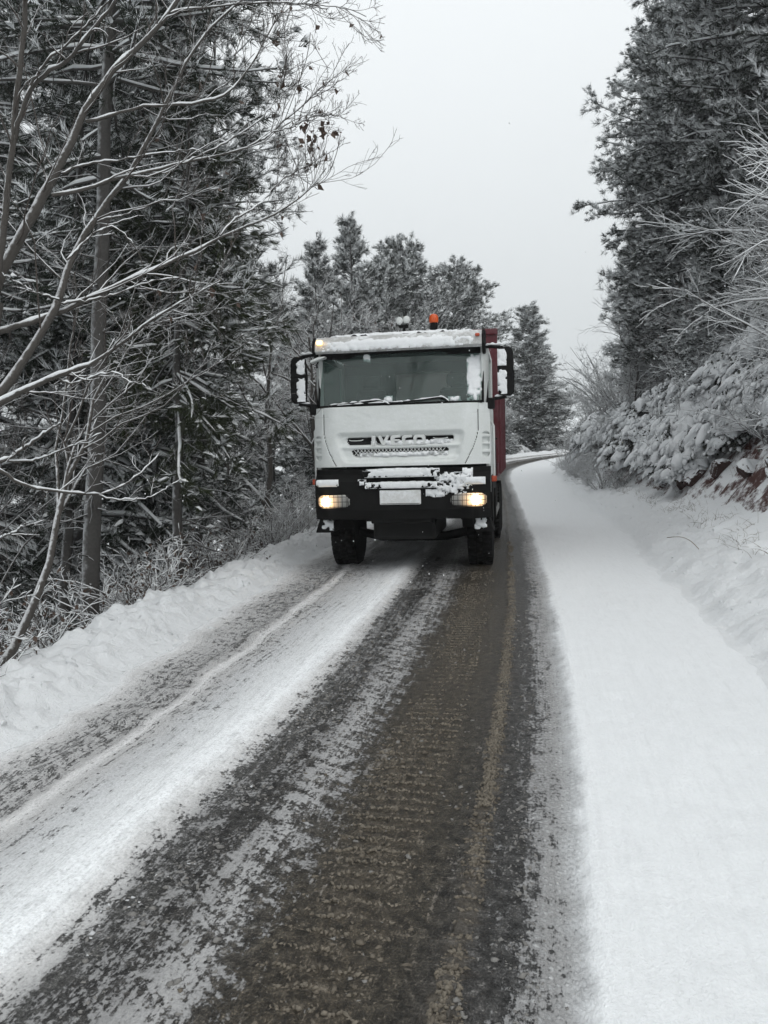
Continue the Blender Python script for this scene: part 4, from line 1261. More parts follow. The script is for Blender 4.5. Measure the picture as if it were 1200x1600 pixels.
# ------------------------------------------------------------------ trees
def conifer(seed, H, base, rad, nbr, profile, el=(-8, 45), droop=-0.02, tuft=0.19, nn=12, nw=0.008, frost=0.3, snow_p=0.65, cap=(0.05, 0.10), r0=0.14,
            per=(3, 9), needle='needle', lean=(0, 0), us=(0.35, 0.6, 0.82, 1.0), flat=0.65, dead=14, spread=(0.35, 1.0), long=False, lr=(0.28, 0.5), gap=0.0, tlift=0.25, wob=0.12, snow_z=0.35, cap_p=0.4):
    g = np.random.default_rng(seed)
    n = 14
    z = np.linspace(-0.5, H, n)
    wx = np.cumsum(g.normal(size=n)) * wob * 0.25; wyy = np.cumsum(g.normal(size=n)) * wob * 0.25
    k = np.linspace(0, 1, n)
    trunk = np.stack([wx - wx[0] + lean[0] * k * H, wyy - wyy[0] + lean[1] * k * H, z], 1)
    tr_r = r0 * (1 - k) ** 0.85 + 0.012; tr_r[0] *= 1.25
    G = Geo()
    V, q = tubes(trunk[None], tr_r[None], 10); G.add(V, q)
    # branches
    zz = np.sort(g.uniform(0, 1, nbr) ** 0.92)
    zz[-4:] = [0.93, 0.96, 0.985, 0.995]
    hz = H * (base + (1 - base) * zz)
    sx_ = np.interp(hz, z, trunk[:, 0]); sy_ = np.interp(hz, z, trunk[:, 1])
    az = g.uniform(0, 2 * np.pi, nbr) if gap == 0 else (np.arange(nbr) * 2.4 + g.uniform(-0.5, 0.5, nbr))
    L = rad * profile(zz) * g.uniform(0.65, 1.12, nbr)
    L = np.maximum(L, 0.25)
    e = np.radians(np.interp(zz, [0, 1], el) + g.normal(size=nbr) * 9)
    d = np.stack([np.cos(az) * np.cos(e), np.sin(az) * np.cos(e), np.sin(e)], 1)
    pts = [np.stack([sx_, sy_, hz], 1)]
    nb = 7
    for i in range(nb - 1):
        d = unit(d + g.normal(size=d.shape) * 0.09 + np.array([0, 0, droop + (0.05 if i > 3 else 0)]))
        pts.append(pts[-1] + d * (L / (nb - 1))[:, None])
    P1 = np.stack(pts, 1)
    R1 = np.interp(hz, z, tr_r)[:, None] * 0.28 * np.linspace(1, 0.22, nb)[None] + 0.004
    V, q = tubes(P1, R1, 4); G.add(V, q)
    cnt = np.clip((L / rad * per[1]).astype(int), per[0], per[1])
    P2, R2 = grow(P1, R1, cnt, ang=(30, 65), lr=lr, n=4, wig=0.15, trop=droop, rr=0.5, umin=0.18, umax=1.0, flat=flat, g=g, lmin=0.28)
    V, q = tubes(P2, np.maximum(R2, 0.004), 3); G.add(V, q)
    if dead:
        hb = g.uniform(0.12, 1, dead) * H * base if base > 0.1 else g.uniform(0.3, 1, dead)
        a2 = g.uniform(0, 6.28, dead)
        dd = np.stack([np.cos(a2), np.sin(a2), g.uniform(-0.35, 0.25, dead)], 1)
        p0 = np.stack([np.interp(hb, z, trunk[:, 0]), np.interp(hb, z, trunk[:, 1]), hb], 1)
        pts = [p0]; LL = g.uniform(0.3, 1.3, dead)
        for i in range(4):
            dd = unit(dd + g.normal(size=dd.shape) * 0.13)
            pts.append(pts[-1] + dd * (LL / 4)[:, None])
        PD = np.stack(pts, 1); RD = np.full((dead, 1), 0.014) * np.linspace(1, 0.3, 5)[None]
        V, q = tubes(PD, RD, 4); G.add(V, q)
        PD2, RD2 = grow(PD, RD, np.full(dead, 4), n=4, g=g, lr=(0.3, 0.6))
        V, q = tubes(PD2, np.maximum(RD2, 0.003), 3); G.add(V, q)
    wood = G.mesh('trunk', [MAT['bark']])
    # foliage
    p_a, t_a = sub_pts(P2, us, g, 0.08)
    p_b, t_b = sub_pts(P1, (0.55, 0.75, 0.9, 1.0), g, 0.08)
    p = np.concatenate([p_a, p_b]); tt = np.concatenate([t_a, t_b])
    keep = g.random(len(p)) > gap
    p = p[keep]; tt = tt[keep]
    p = p + g.normal(size=p.shape) * 0.05
    sz = tuft * g.uniform(0.7, 1.25, len(p))
    V, tri, fr = tuft_geo(p, tt + np.array([0, 0, 0.12]), sz, nn, nw, g, frost=frost, spread=spread, lift=tlift, snow_p=snow_p, snow_z=snow_z)
    Gc = Geo(); Gc.add(V, tri[fr == 0], 0)
    for k_ in (1, 2):
        Gc.f.append(tri[fr == k_]); Gc.m.append(np.full(int((fr == k_).sum()), k_))
    crown = Gc.mesh('crown', [MAT[needle], MAT['needle_frost'], MAT['snow_crown']])
    ks = g.random(len(p)) < snow_p * cap_p
    cs = g.uniform(*cap, ks.sum())
    V, tri = cap_geo(p[ks] + np.array([0, 0, 0.3]) * sz[ks][:, None], cs, g, long=tt[ks] if long else None)
    G2 = Geo(); G2.add(V, tri)
    # snow along the boughs
    V, q = ridge(P1, np.maximum(R1, 0.008), 4, g=g, w=0.9, extra=0.008); G2.add(V, q)
    snow = G2.mesh('snow_cover', [MAT['snow_crown']])
    return {'trunk': wood, 'crown': crown, 'snow_cover': snow}


def place(proto, name, label, cat, X, Y, rz=0.0, scale=1.0, group=None, z=None, tilt=(0, 0), dz=0.0):
    zz = ground_z(X, Y) if z is None else z
    o = thing(name, label, cat, (X, Y, zz + dz), rz, group, scale, tilt)
    for k_, me in proto.items():
        p_ = link(k_, me, o)
        if k_ in ('snow_cover', 'leaves', 'twigs'):
            p_['kind'] = 'stuff'
    return o


cone = lambda z: np.clip(1.03 - z, 0.05, 1) ** 0.62
bell = lambda z: np.clip(np.sin(np.pi * np.clip(z * 0.86 + 0.16, 0, 1)) ** 0.7, 0.12, 1)
roundp = lambda z: np.clip(1 - (np.abs(z - 0.38) / 0.66) ** 2.2, 0.10, 1) ** 0.6
tall = lambda z: np.clip(1.05 - z, 0.06, 1) ** 0.55

PINE_A = conifer(101, 12.5, 0.24, 2.6, 135, bell, per=(5, 13), el=(-10, 48), snow_p=0.85, snow_z=0.42, frost=0.10, cap=(0.03, 0.075), cap_p=0.75, tuft=0.16, nn=22, nw=0.0052, us=(0.2, 0.36, 0.52, 0.68, 0.84, 1.0))
PINE_B = conifer(102, 14.0, 0.12, 2.8, 160, bell, per=(5, 13), el=(-14, 45), snow_p=0.8, snow_z=0.44, frost=0.10, cap=(0.03, 0.075), cap_p=0.75, tuft=0.16, nn=22, nw=0.0052, us=(0.2, 0.36, 0.52, 0.68, 0.84, 1.0))
PINE_R = conifer(103, 13.0, 0.10, 3.3, 170, roundp, per=(6, 13), el=(-5, 60), snow_p=0.62, snow_z=0.58, frost=0.08, cap=(0.04, 0.10), tuft=0.25, nn=16, nw=0.0095, us=(0.25, 0.45, 0.65, 0.85, 1.0))
PINE_S = conifer(104, 12.0, 0.06, 2.5, 170, cone, per=(5, 12), el=(-8, 50), snow_p=0.75, snow_z=0.52, frost=0.10, cap=(0.04, 0.09), tuft=0.22, nn=17, nw=0.0080, us=(0.25, 0.5, 0.75, 1.0))
FIR_A = conifer(105, 20.0, 0.14, 2.5, 240, tall, per=(5, 12), el=(-22, 30), droop=-0.035, snow_p=0.42, snow_z=0.45, frost=0.08, cap=(0.03, 0.075), tuft=0.18, nn=20, nw=0.0052, r0=0.19, long=True, us=(0.25, 0.5, 0.75, 1.0))
FIR_B = conifer(106, 18.0, 0.06, 2.4, 230, tall, per=(5, 12), el=(-25, 28), droop=-0.04, snow_p=0.45, snow_z=0.45, frost=0.08, cap=(0.03, 0.075), tuft=0.18, nn=20, nw=0.0052, r0=0.17, long=True, us=(0.25, 0.5, 0.75, 1.0))
PINE_T = conifer(107, 14.5, 0.40, 2.3, 100, bell, per=(4, 11), el=(-18, 40), snow_p=0.42, snow_z=0.45, frost=0.10, cap=(0.03, 0.07), tuft=0.16, nn=20, nw=0.0045, r0=0.105, lean=(0.085, 0.0), dead=46, needle='needle')
FIR_Y = conifer(108, 7.6, 0.36, 1.6, 100, tall, per=(5, 12), el=(-30, 25), droop=-0.05, snow_p=0.5, snow_z=0.30, frost=0.06, cap=(0.02, 0.050), tuft=0.16, nn=22, nw=0.005, r0=0.075, lean=(0.06, 0.0),
                needle='needle_green', long=True, spread=(0.2, 0.6), dead=14, tlift=-0.1)
# bushy young pines that fill the understorey
PINE_U = conifer(109, 5.0, 0.04, 2.0, 110, roundp, per=(5, 12), el=(5, 60), snow_p=0.92, snow_z=0.30, frost=0.15, cap=(0.04, 0.10), tuft=0.17, nn=22, nw=0.0058, r0=0.07, dead=0, us=(0.3, 0.5, 0.75, 1.0))

# forest below the road
place(PINE_T, 'pine_tree', 'tall pine with thick bare grey trunk leaning over the snow bank', 'tree', -3.75, 9.5, 0.0)
place(FIR_Y, 'young_fir_tree', 'young fir with slender pale trunk and drooping green boughs by the snow bank', 'tree', -3.15, 11.2, 0.0)
place(PINE_T, 'pine_tree', 'second slender bare trunked pine left of the young fir', 'tree', -5.1, 11.8, 0.4, 0.82)
place(PINE_T, 'pine_tree', 'third slender bare trunked pine behind the young fir', 'tree', -3.95, 15.8, 5.9, 0.85)
place(PINE_T, 'pine_tree', 'slim bare trunked pine down the slope at the left picture edge', 'tree', -5.2, 9.3, 0.9, 0.75)
left = [(FIR_A, -4.55, 15.0, 0.3, 1.0, 'huge dark fir whose edge meets the sky left of the truck'),
        (FIR_B, -5.2, 13.2, 1.9, 1.05, 'dark fir behind the thick leaning pine trunk'),
        (FIR_A, -6.4, 12.0, 2.6, 0.95, 'dark fir behind the bare tree at the left picture edge'),
        (FIR_B, -6.6, 19.5, 4.2, 1.15, 'tall fir standing deep in the forest behind the young fir'),
        (FIR_A, -5.1, 20.0, 5.1, 0.85, 'fir half hidden behind the huge dark fir'),
        (FIR_B, -8.6, 16.5, 0.9, 1.1, 'fir deep in the forest at the left edge of the picture'),
        (FIR_B, -5.0, 25.5, 3.3, 0.72, 'shorter fir behind the gnarled snowy roadside trees'),
        (PINE_B, -9.5, 24.0, 2.2, 1.15, 'pine crown far behind the dark firs'),
        (FIR_A, -12.0, 20.0, 1.2, 0.95, 'farthest dark fir down the slope at the left edge')]
for pr, X, Y, rz, sc_, lb in left:
    place(pr, 'fir_tree' if pr is not PINE_B else 'pine_tree', lb, 'tree', X, Y, rz, sc_, 'conifers of the forest below the road')

# trees beyond the truck
mid = [(PINE_S, -2.45, 30.5, 0.4, 0.93, 'pointed snowy fir left of the two spires behind the truck'),
       (PINE_S, -0.95, 33.0, 2.1, 0.98, 'slim pointed snowy fir just right of its pointed neighbour behind the truck'),
       (PINE_R, 1.75, 46.0, 0.7, (1.3, 1.3, 1.08), 'broad rounded snowy pine behind the truck roof'),
       (PINE_R, 4.5, 48.5, 3.0, (1.2, 1.2, 0.98), 'lower rounded pine showing right of the roof beacon'),
       (PINE_R, -1.2, 43.0, 4.4, (1.15, 1.15, 0.92), 'rounded pine hidden between the spires and the broad pine'),
       (PINE_S, 10.9, 55.5, 1.2, (1.55, 1.55, 0.98), 'lone snowy pine standing against the sky right of the truck'),
       (PINE_R, 11.3, 57.5, 4.0, (0.9, 0.9, 0.78), 'smaller bushy pine leaning on the lone pine right of the truck'),
       (PINE_S, -4.8, 33.0, 5.0, 0.98, 'snowy fir behind the forest edge left of the spires'),
       (PINE_R, -3.4, 37.0, 2.2, 0.78, 'rounded dark pine low behind the two spires'),
       (PINE_R, -0.3, 39.0, 3.6, (1.0, 1.0, 0.85), 'rounded dark pine filling the gap beside the right spire'),
       (PINE_R, 3.2, 51.0, 5.6, 0.95, 'rounded dark pine between the two pines above the truck roof'),
       (PINE_U, 8.4, 53.5, 0.0, 0.85, 'low bushy pine at the foot of the lone pine'),
       (PINE_U, 12.4, 57.5, 1.0, 0.8, 'low bushy pine right of the lone pine at the bend')]
for pr, X, Y, rz, sc_, lb in mid:
    place(pr, 'fir_tree' if 'fir' in lb else 'pine_tree', lb, 'tree', X, Y, rz, sc_, 'snowy conifers beyond the truck')

# hillside above the road
right = [(PINE_A, 8.55, 22.5, 0.5, 1.0, 'pine with slim snowy trunk at the edge of the hillside wood'),
         (PINE_B, 9.3, 20.5, 2.4, 1.05, 'tall dense pine behind the slim trunked hillside pine'),
         (PINE_B, 8.6, 16.2, 4.6, 1.10, 'big dark pine towering over the hillside'),
         (PINE_A, 8.2, 12.2, 1.1, 1.05, 'nearest hillside pine at the right edge of the picture'),
         (PINE_B, 10.8, 21.5, 0.2, 1.15, 'pine high on the hillside behind the big dark pine'),
         (PINE_A, 10.6, 27.0, 3.7, 1.05, 'pine farther along the hillside wood'),
         (PINE_S, 11.2, 15.8, 2.9, 1.25, 'fir at the right edge behind the nearest hillside pine'),
         (PINE_S, 9.2, 25.0, 1.5, 0.75, 'smaller fir filling the gap below the slim trunked pine'),
         (PINE_S, 9.9, 18.2, 5.2, 0.72, 'small snowy fir under the tall hillside pines'),
         (PINE_R, 8.6, 14.2, 5.5, 0.50, 'low rounded snow laden pine above the red soil'),
         (PINE_U, 9.3, 25.5, 0.3, 0.8, 'bushy young pine at the road end of the hillside wood'),
         (PINE_U, 9.6, 22.0, 1.3, 1.0, 'bushy young pine below the slim trunked hillside pine'),
         (PINE_U, 9.2, 17.8, 2.3, 1.1, 'bushy young pine above the snowy rock face'),
         (PINE_U, 9.0, 14.4, 3.3, 1.0, 'bushy young pine between the snow laden shrubs and the big dark pine'),
         (PINE_U, 8.6, 12.6, 4.3, 1.1, 'bushy young pine at the right picture edge above the red soil'),
         (PINE_U, 10.0, 28.0, 5.3, 1.0, 'bushy young pine farthest along the hillside'),
         (PINE_U, 10.0, 23.0, 0.9, 1.5, 'larger bushy pine in the middle of the hillside wood'),
         (PINE_S, 9.4, 23.0, 0.9, 0.95, 'dense snowy fir beside the slim trunked hillside pine'),
         (PINE_S, 9.6, 17.0, 3.9, 1.1, 'dense snowy fir in front of the big dark pine'),
         (PINE_U, 8.3, 15.6, 0.4, 0.62, 'little snow loaded pine above the pads of snow'),
         (PINE_U, 8.2, 18.6, 1.7, 0.62, 'little snow loaded pine over the far end of the steep bank'),
         (PINE_U, 8.2, 13.0, 2.7, 0.6, 'little snow loaded pine nearest the right picture edge'),
         (PINE_U, 9.9, 16.2, 4.9, 0.9, 'snow loaded bushy pine in front of the dense hillside firs'),
         (PINE_U, 10.1, 19.2, 5.9, 0.95, 'snow loaded bushy pine beside the small snowy fir')]
for pr, X, Y, rz, sc_, lb in right:
    place(pr, 'fir_tree' if pr is PINE_S else 'pine_tree', lb, 'tree', X, Y, rz, sc_, 'conifers on the hillside above the road')


# ------------------------------------------------------------------ leafless trees
def bare(seed, H, r0, limbs, spread=(20, 50), trop=0.10, lv=(7, 6, 4), mat='twig', lean=(0, 0), leaves=0, snow=True, crook=0.16, ratio=(0.45, 0.8), base=0.25, leaf='leaf_dead', r_min=0.0035):
    g = np.random.default_rng(seed)
    n = 10
    k = np.linspace(0, 1, n)
    tr = np.stack([np.cumsum(g.normal(size=n)) * crook * 0.3 + lean[0] * k * H, np.cumsum(g.normal(size=n)) * crook * 0.3 + lean[1] * k * H, -0.3 + k * H * 0.75], 1)
    tr -= np.array([tr[0, 0], tr[0, 1], 0])
    R0 = r0 * (1 - 0.75 * k); R0[0] *= 1.3
    G = Geo(); S = Geo()
    V, q = tubes(tr[None], R0[None], 9); G.add(V, q)
    P, R = tr[None], R0[None]
    P1, R1 = grow(P, R, np.array([limbs]), ang=spread, lr=ratio, n=8, wig=crook, trop=trop, rr=0.6, umin=base, umax=1, g=g, taper_len=0.3)
    V, q = tubes(P1, R1, 6); G.add(V, q)
    T = Geo()
    P2, R2 = grow(P1, R1, np.full(len(P1), lv[0]), ang=(25, 60), lr=(0.35, 0.7), n=6, wig=crook * 0.9, trop=trop * 0.8, rr=0.55, umin=0.2, g=g)
    V, q = tubes(P2, np.maximum(R2, r_min), 5); T.add(V, q)
    P3, R3 = grow(P2, R2, np.full(len(P2), lv[1]), ang=(25, 60), lr=(0.4, 0.7), n=5, wig=crook * 0.8, trop=trop * 0.6, rr=0.55, umin=0.15, g=g)
    V, q = tubes(P3, np.maximum(R3, r_min * 0.9), 3); T.add(V, q)
    P4 = None
    if lv[2]:
        P4, R4 = grow(P3, R3, np.full(len(P3), lv[2]), ang=(25, 55), lr=(0.4, 0.75), n=4, wig=0.12, trop=trop * 0.5, rr=0.6, umin=0.15, g=g)
        V, q = tubes(P4, np.maximum(R4, r_min * 0.75), 3); T.add(V, q)
    out = {'trunk': G.mesh('trunk', [MAT['bark_near']]), 'twigs': T.mesh('twigs', [MAT[mat]])}
    if snow:
        for p_, r_, kk in ((P1, R1, 6), (P2, R2, 5), (P3, R3, 4)):
            V, q = ridge(p_, np.maximum(r_, r_min), kk, g=g, extra=0.003); S.add(V, q)
        out['snow_cover'] = S.mesh('snow_cover', [MAT['snow_crown']])
    if leaves:
        p, tt = sub_pts(P3, (0.5, 0.8, 1.0), g, 0.2)
        sel = g.choice(len(p), min(leaves, len(p)), replace=False)
        out['leaves'] = leaf_mesh(p[sel], g, leaf)
    return out


def leaf_mesh(p, g, mat, size=(0.025, 0.05), snow=False, hang=0.9):
    m_ = len(p)
    d = unit(g.normal(size=(m_, 3)) * 0.7 + np.array([0, 0, -hang]))
    s_ = g.uniform(*size, m_)[:, None]
    w_ = unit(np.cross(d, g.normal(size=d.shape))) * s_ * 0.38
    c = unit(np.cross(d, w_)) * s_ * 0.18
    V = np.stack([p, p + d * s_ * 0.5 + w_ + c, p + d * s_ * 1.15, p + d * s_ * 0.5 - w_ + c], 1).reshape(-1, 3)
    b_ = (np.arange(m_) * 4)[:, None]
    tri = np.concatenate([b_ + np.array([[0, 1, 2]]), b_ + np.array([[0, 2, 3]])])
    return mk_mesh('leaves', V, [tri], [MAT[mat]])


# --- the big leafless tree at the left edge: limbs laid out in space, each at its own distance
LIMBS = [  # (base width px, tip width px, near/far distance start, end, points)
    (17, 9, 5.6, 5.2, [(-8, 470), (0, 410), (12, 300), (18, 235), (26, 160), (34, 90), (40, 0), (44, -80), (50, -160)]),
    (12, 5, 5.5, 4.9, [(18, 240), (28, 190), (45, 145), (60, 122), (100, 100), (125, 72), (160, 28), (190, -8), (225, -70)]),
    (6, 2.5, 5.3, 5.0, [(46, 132), (62, 112), (80, 90), (105, 70), (150, 25), (172, -4), (200, -40)]),
    (30, 7, 5.6, 6.1, [(-22, 500), (-8, 445), (10, 408), (25, 385), (45, 345), (60, 318), (76, 296), (90, 262), (105, 238), (118, 200), (135, 165), (160, 130), (185, 100), (205, 80), (235, 60), (258, 30), (277, 4), (305, -50)]),
    (24, 2.5, 5.5, 6.4, [(-25, 655), (0, 612), (20, 585), (37, 562), (62, 525), (85, 495), (97, 470), (100, 440), (107, 407), (125, 377), (147, 342), (162, 320), (185, 298), (210, 262), (225, 232), (242, 197), (260, 160), (282, 118), (299, 80), (324, 47), (360, 11), (395, -12)]),
    (16, 2.2, 5.6, 6.6, [(-30, 528), (10, 512), (45, 506), (75, 497), (100, 487), (125, 472), (162, 455), (200, 440), (225, 425), (250, 418), (298, 397), (354, 363), (398, 349), (440, 330), (478, 305), (511, 262)]),
    (6, 2, 5.7, 6.0, [(100, 476), (115, 470), (140, 470), (180, 460), (225, 442), (250, 436), (285, 434)]),
    (17, 2.2, 5.5, 5.1, [(-25, 650), (10, 622), (37, 610), (70, 595), (100, 582), (130, 572), (158, 563), (175, 547), (195, 535), (212, 517), (250, 492), (270, 480), (298, 462), (345, 440)]),
    (6, 2, 5.4, 5.1, [(88, 590), (100, 597), (112, 600), (132, 594), (155, 585), (185, 582), (200, 595), (228, 603)]),
    (11, 4, 5.3, 4.9, [(-25, 735), (0, 722), (25, 710), (50, 692), (75, 673), (95, 660)]),
    (6, 2, 5.2, 5.0, [(8, 720), (30, 722), (55, 720), (95, 702), (130, 690), (158, 677)]),
    (9, 2.5, 5.4, 5.9, [(-22, 722), (0, 732), (15, 745), (32, 757), (62, 765), (100, 770), (135, 771), (155, 774), (180, 765), (212, 747), (235, 727), (250, 708)]),
    (3.5, 1.5, 5.7, 6.0, [(155, 774), (180, 781), (230, 780), (265, 760), (285, 748)]),
    (8, 2, 5.9, 6.6, [(134, 190), (160, 187), (185, 178), (205, 168), (230, 163), (255, 166), (291, 165), (324, 158), (360, 146), (371, 135), (390, 104), (407, 77), (420, 50), (442, 14), (452, -15)]),
    (6, 2, 5.8, 6.2, [(96, 272), (110, 264), (125, 258), (150, 254), (180, 252), (215, 244), (245, 240), (275, 236), (310, 234)]),
    (9, 1.8, 5.7, 6.9, [(80, 304), (100, 305), (130, 298), (150, 288), (170, 280), (200, 275), (225, 270), (250, 264), (277, 258), (305, 250), (341, 242), (379, 236), (407, 220), (440, 192), (467, 170), (489, 148), (522, 121)]),
    (4.5, 1.5, 6.2, 6.8, [(285, 256), (305, 245), (332, 234), (365, 217), (404, 190), (426, 165), (440, 132), (455, 95)]),
    (5, 1.8, 6.0, 6.5, [(152, 347), (170, 340), (185, 340), (200, 332), (230, 322), (270, 309), (291, 302), (343, 294)]),
    (4.5, 1.3, 6.0, 6.6, [(265, 20), (277, 16), (332, 10), (387, 4), (456, 4), (497, 10), (539, 11), (572, 26)]),
    (4, 1.6, 5.5, 5.2, [(94, 470), (75, 462), (50, 455), (25, 440), (0, 425)]),
    (7, 3, 5.2, 4.8, [(-25, 850), (0, 840), (15, 835), (38, 822)]),
    (5, 2, 5.5, 5.8, [(105, 405), (130, 380), (150, 362), (175, 352), (195, 365), (215, 390), (225, 415)]),
    (5, 2, 6.0, 6.7, [(345, 367), (370, 340), (400, 325), (430, 290), (455, 270), (490, 255)]),
    (4, 1.5, 6.3, 7.0, [(407, 220), (430, 205), (455, 200), (490, 180), (530, 180)]),
]


def big_bare_tree():
    g = np.random.default_rng(77)
    G = Geo(); S = Geo(); T = Geo()
    base = at(-95, 1000, 5.6); gz = ground_z(base[0], base[1])
    tr = [np.array([base[0] - 0.12, base[1], gz - 0.3]), np.array([base[0] - 0.08, base[1], gz + 0.2]), at(-62, 860, 5.6), at(-46, 740, 5.55), at(-34, 650, 5.55), at(-30, 540, 5.6), at(-14, 470, 5.6)]
    TP = resample(np.array(tr), 16)
    V, q = tubes(TP[None], np.linspace(0.15, 0.085, 16)[None], 14); G.add(V, q)
    PL = []; RL = []
    for w0, w1, y0, y1, pts in LIMBS:
        P = []
        mfl = len(pts)
        for i, (u, v) in enumerate(pts):
            k_ = i / (mfl - 1)
            P.append(at(u, v, y0 + (y1 - y0) * k_ + 0.05 * math.sin(5 * k_ + w0)))
        Q = resample(np.array(P), 26)
        kk = np.linspace(0, 1, 26)
        wpx = w0 * 0.93 + (w1 - w0 * 0.93) * kk ** 0.75
        R = wpx / 2 / FPX * (y0 + (y1 - y0) * kk) * 0.74
        Q[:, :] += g.normal(size=Q.shape) * 0.004
        PL.append(Q); RL.append(R)
    PL = np.array(PL); RL = np.array(RL)
    V, q = tubes(PL, RL * (1 + 0.12 * (g.random(RL.shape) - 0.5)), 9); G.add(V, q)
    # snow lies thickest on the flatter limbs
    V, q = ridge(PL, RL, 8, h=0.55, w=0.74, g=g, thr=0.30, extra=0.002); S.add(V, q)
    Ln = np.linalg.norm(np.diff(PL, axis=1), axis=2).sum(1)
    cnt = np.clip((Ln * 4.0).astype(int), 3, 12)
    P2, R2 = grow(PL, np.minimum(RL, 0.012), cnt, ang=(22, 62), lr=(0.14, 0.42), n=8, wig=0.16, trop=0.05, rr=0.55, umin=0.12, umax=0.98, g=g, flat=0.2, lmin=0.18)
    V, q = tubes(P2, np.maximum(R2, 0.0030), 5); T.add(V, q)
    V, q = ridge(P2, np.maximum(R2, 0.0030), 4, g=g, w=0.75, extra=0.0006, thr=0.45); S.add(V, q)
    P3, R3 = grow(P2, R2, np.full(len(P2), 3), ang=(22, 60), lr=(0.25, 0.6), n=6, wig=0.17, trop=0.04, rr=0.6, umin=0.12, g=g, flat=0.2)
    V, q = tubes(P3, np.maximum(R3, 0.0021), 4); T.add(V, q)
    # feathery ends against the sky
    tips = PL[[i for i, l in enumerate(LIMBS) if l[4][-1][0] > 330]]
    tipR = np.full(tips.shape[:2], 0.004)
    P5, R5 = grow(tips, tipR, np.full(len(tips), 15), ang=(15, 48), lr=(0.10, 0.36), n=8, wig=0.13, trop=0.06, rr=0.75, umin=0.6, umax=1.0, g=g, taper_len=0.2)
    V, q = tubes(P5, np.maximum(R5, 0.0021), 4); T.add(V, q)
    P6, R6 = grow(P5, R5, np.full(len(P5), 6), ang=(20, 55), lr=(0.25, 0.6), n=6, wig=0.15, trop=0.05, rr=0.7, umin=0.15, g=g)
    V, q = tubes(P6, np.maximum(R6, 0.0017), 3); T.add(V, q)
    P7, R7 = grow(P6, R6, np.full(len(P6), 3), ang=(20, 55), lr=(0.3, 0.6), n=4, wig=0.12, trop=0.03, rr=0.8, umin=0.15, g=g)
    V, q = tubes(P7, np.maximum(R7, 0.0013), 3); T.add(V, q)
    root = thing('leafless_tree', 'big leafless tree with long snow lined limbs reaching across the forest', 'tree', (float(base[0]), float(base[1]), float(gz)))
    off = np.array([base[0], base[1], gz])
    for nm, Gx, mt in (('trunk', G, 'bark_near'), ('twigs', T, 'twig'), ('snow_cover', S, 'snow_crown')):
        Gx.v = [v - off for v in Gx.v]
        link(nm, Gx.mesh(nm, [MAT[mt]], smooth=nm != 'twigs'), root)
    p, tt = sub_pts(P6, (0.5, 0.9), g, 0.3)
    sel = g.choice(len(p), 70, replace=False)
    cl = p[sel]
    q0 = at(487, 215, 6.7); q1 = at(512, 205, 6.7); q2 = at(468, 190, 6.8)
    extra = np.concatenate([q0 + g.normal(size=(16, 3)) * 0.05, q1 + g.normal(size=(12, 3)) * 0.045, q2 + g.normal(size=(8, 3)) * 0.05])
    me = leaf_mesh(np.concatenate([cl, extra]) - off, g, 'leaf_dead', size=(0.035, 0.075))
    link('leaves', me, root)


big_bare_tree()

BARE_A = bare(201, 7.5, 0.11, 9, crook=0.22, trop=0.10, lv=(7, 5, 3), mat='twig_frost', spread=(25, 65))
BARE_B = bare(202, 6.0, 0.07, 8, crook=0.20, trop=0.12, lv=(7, 5, 3), mat='twig_frost', spread=(20, 55))
BARE_D = bare(204, 6.0, 0.06, 8, crook=0.20, trop=0.10, lv=(6, 5, 2), mat='twig', spread=(20, 60), snow=False)
BARE_C = bare(203, 5.0, 0.05, 9, crook=0.18, trop=0.05, lv=(7, 5, 3), mat='twig_frost', spread=(30, 70), leaves=500, leaf='leaf_red')
blist = [(BARE_A, -2.75, 19.5, 0.6, 1.0, 'gnarled leafless tree with a forked snowy trunk beside the truck'),
         (BARE_A, -2.1, 22.5, 2.9, 1.1, 'leafless frosted tree just left of the truck mirror'),
         (BARE_B, -3.5, 17.8, 1.2, 0.9, 'slim leafless tree between the young fir and the gnarled tree'),
         (BARE_B, -1.1, 25.5, 4.0, 1.25, 'leafless frosted tree rising behind the truck cab'),
         (BARE_A, -2.3, 27.5, 5.0, 1.2, 'tall leafless frosted tree below the pointed firs'),
         (BARE_B, 0.3, 31.0, 0.3, 1.35, 'leafless frosted tree hidden behind the dump body'),
         (BARE_A, 2.8, 43.0, 1.9, 1.0, 'leafless frosted tree under the broad rounded pine'),
         (BARE_B, 7.6, 50.5, 1.4, 0.9, 'small leafless tree at the foot of the lone pine'),
         (BARE_B, 11.6, 55.0, 2.2, 0.7, 'low frosted tree just right of the lone pine'),
         (BARE_D, -4.6, 8.2, 3.5, 0.75, 'thin leafless tree down the slope near the thick pine trunk'),
         (BARE_D, -5.6, 10.6, 0.2, 0.8, 'leafless tree down the slope behind the thick pine trunk'),
         (BARE_C, -1.9, 24.2, 1.0, 1.35, 'leafless tree with rusty leaves left of the truck roof'),
         (BARE_C, -0.2, 28.6, 3.0, 1.5, 'leafless tree with rusty leaves behind the truck roof'),
         (BARE_C, 7.9, 19.2, 0.8, 0.85, 'leafless tree on the hillside with a few rusty leaves'),
         (BARE_C, 8.9, 15.0, 2.8, 1.05, 'rusty leaved sapling under the big dark pine'),
         (BARE_B, 8.2, 25.0, 4.4, 0.85, 'frosted thin tree at the foot of the slim trunked pine'),
         (BARE_B, 8.3, 17.0, 5.4, 0.8, 'leaning leafless tree above the snowy rock face')]
for pr, X, Y, rz, sc_, lb in blist:
    place(pr, 'leafless_tree', lb, 'tree', X, Y, rz, sc_, 'leafless trees along the road')
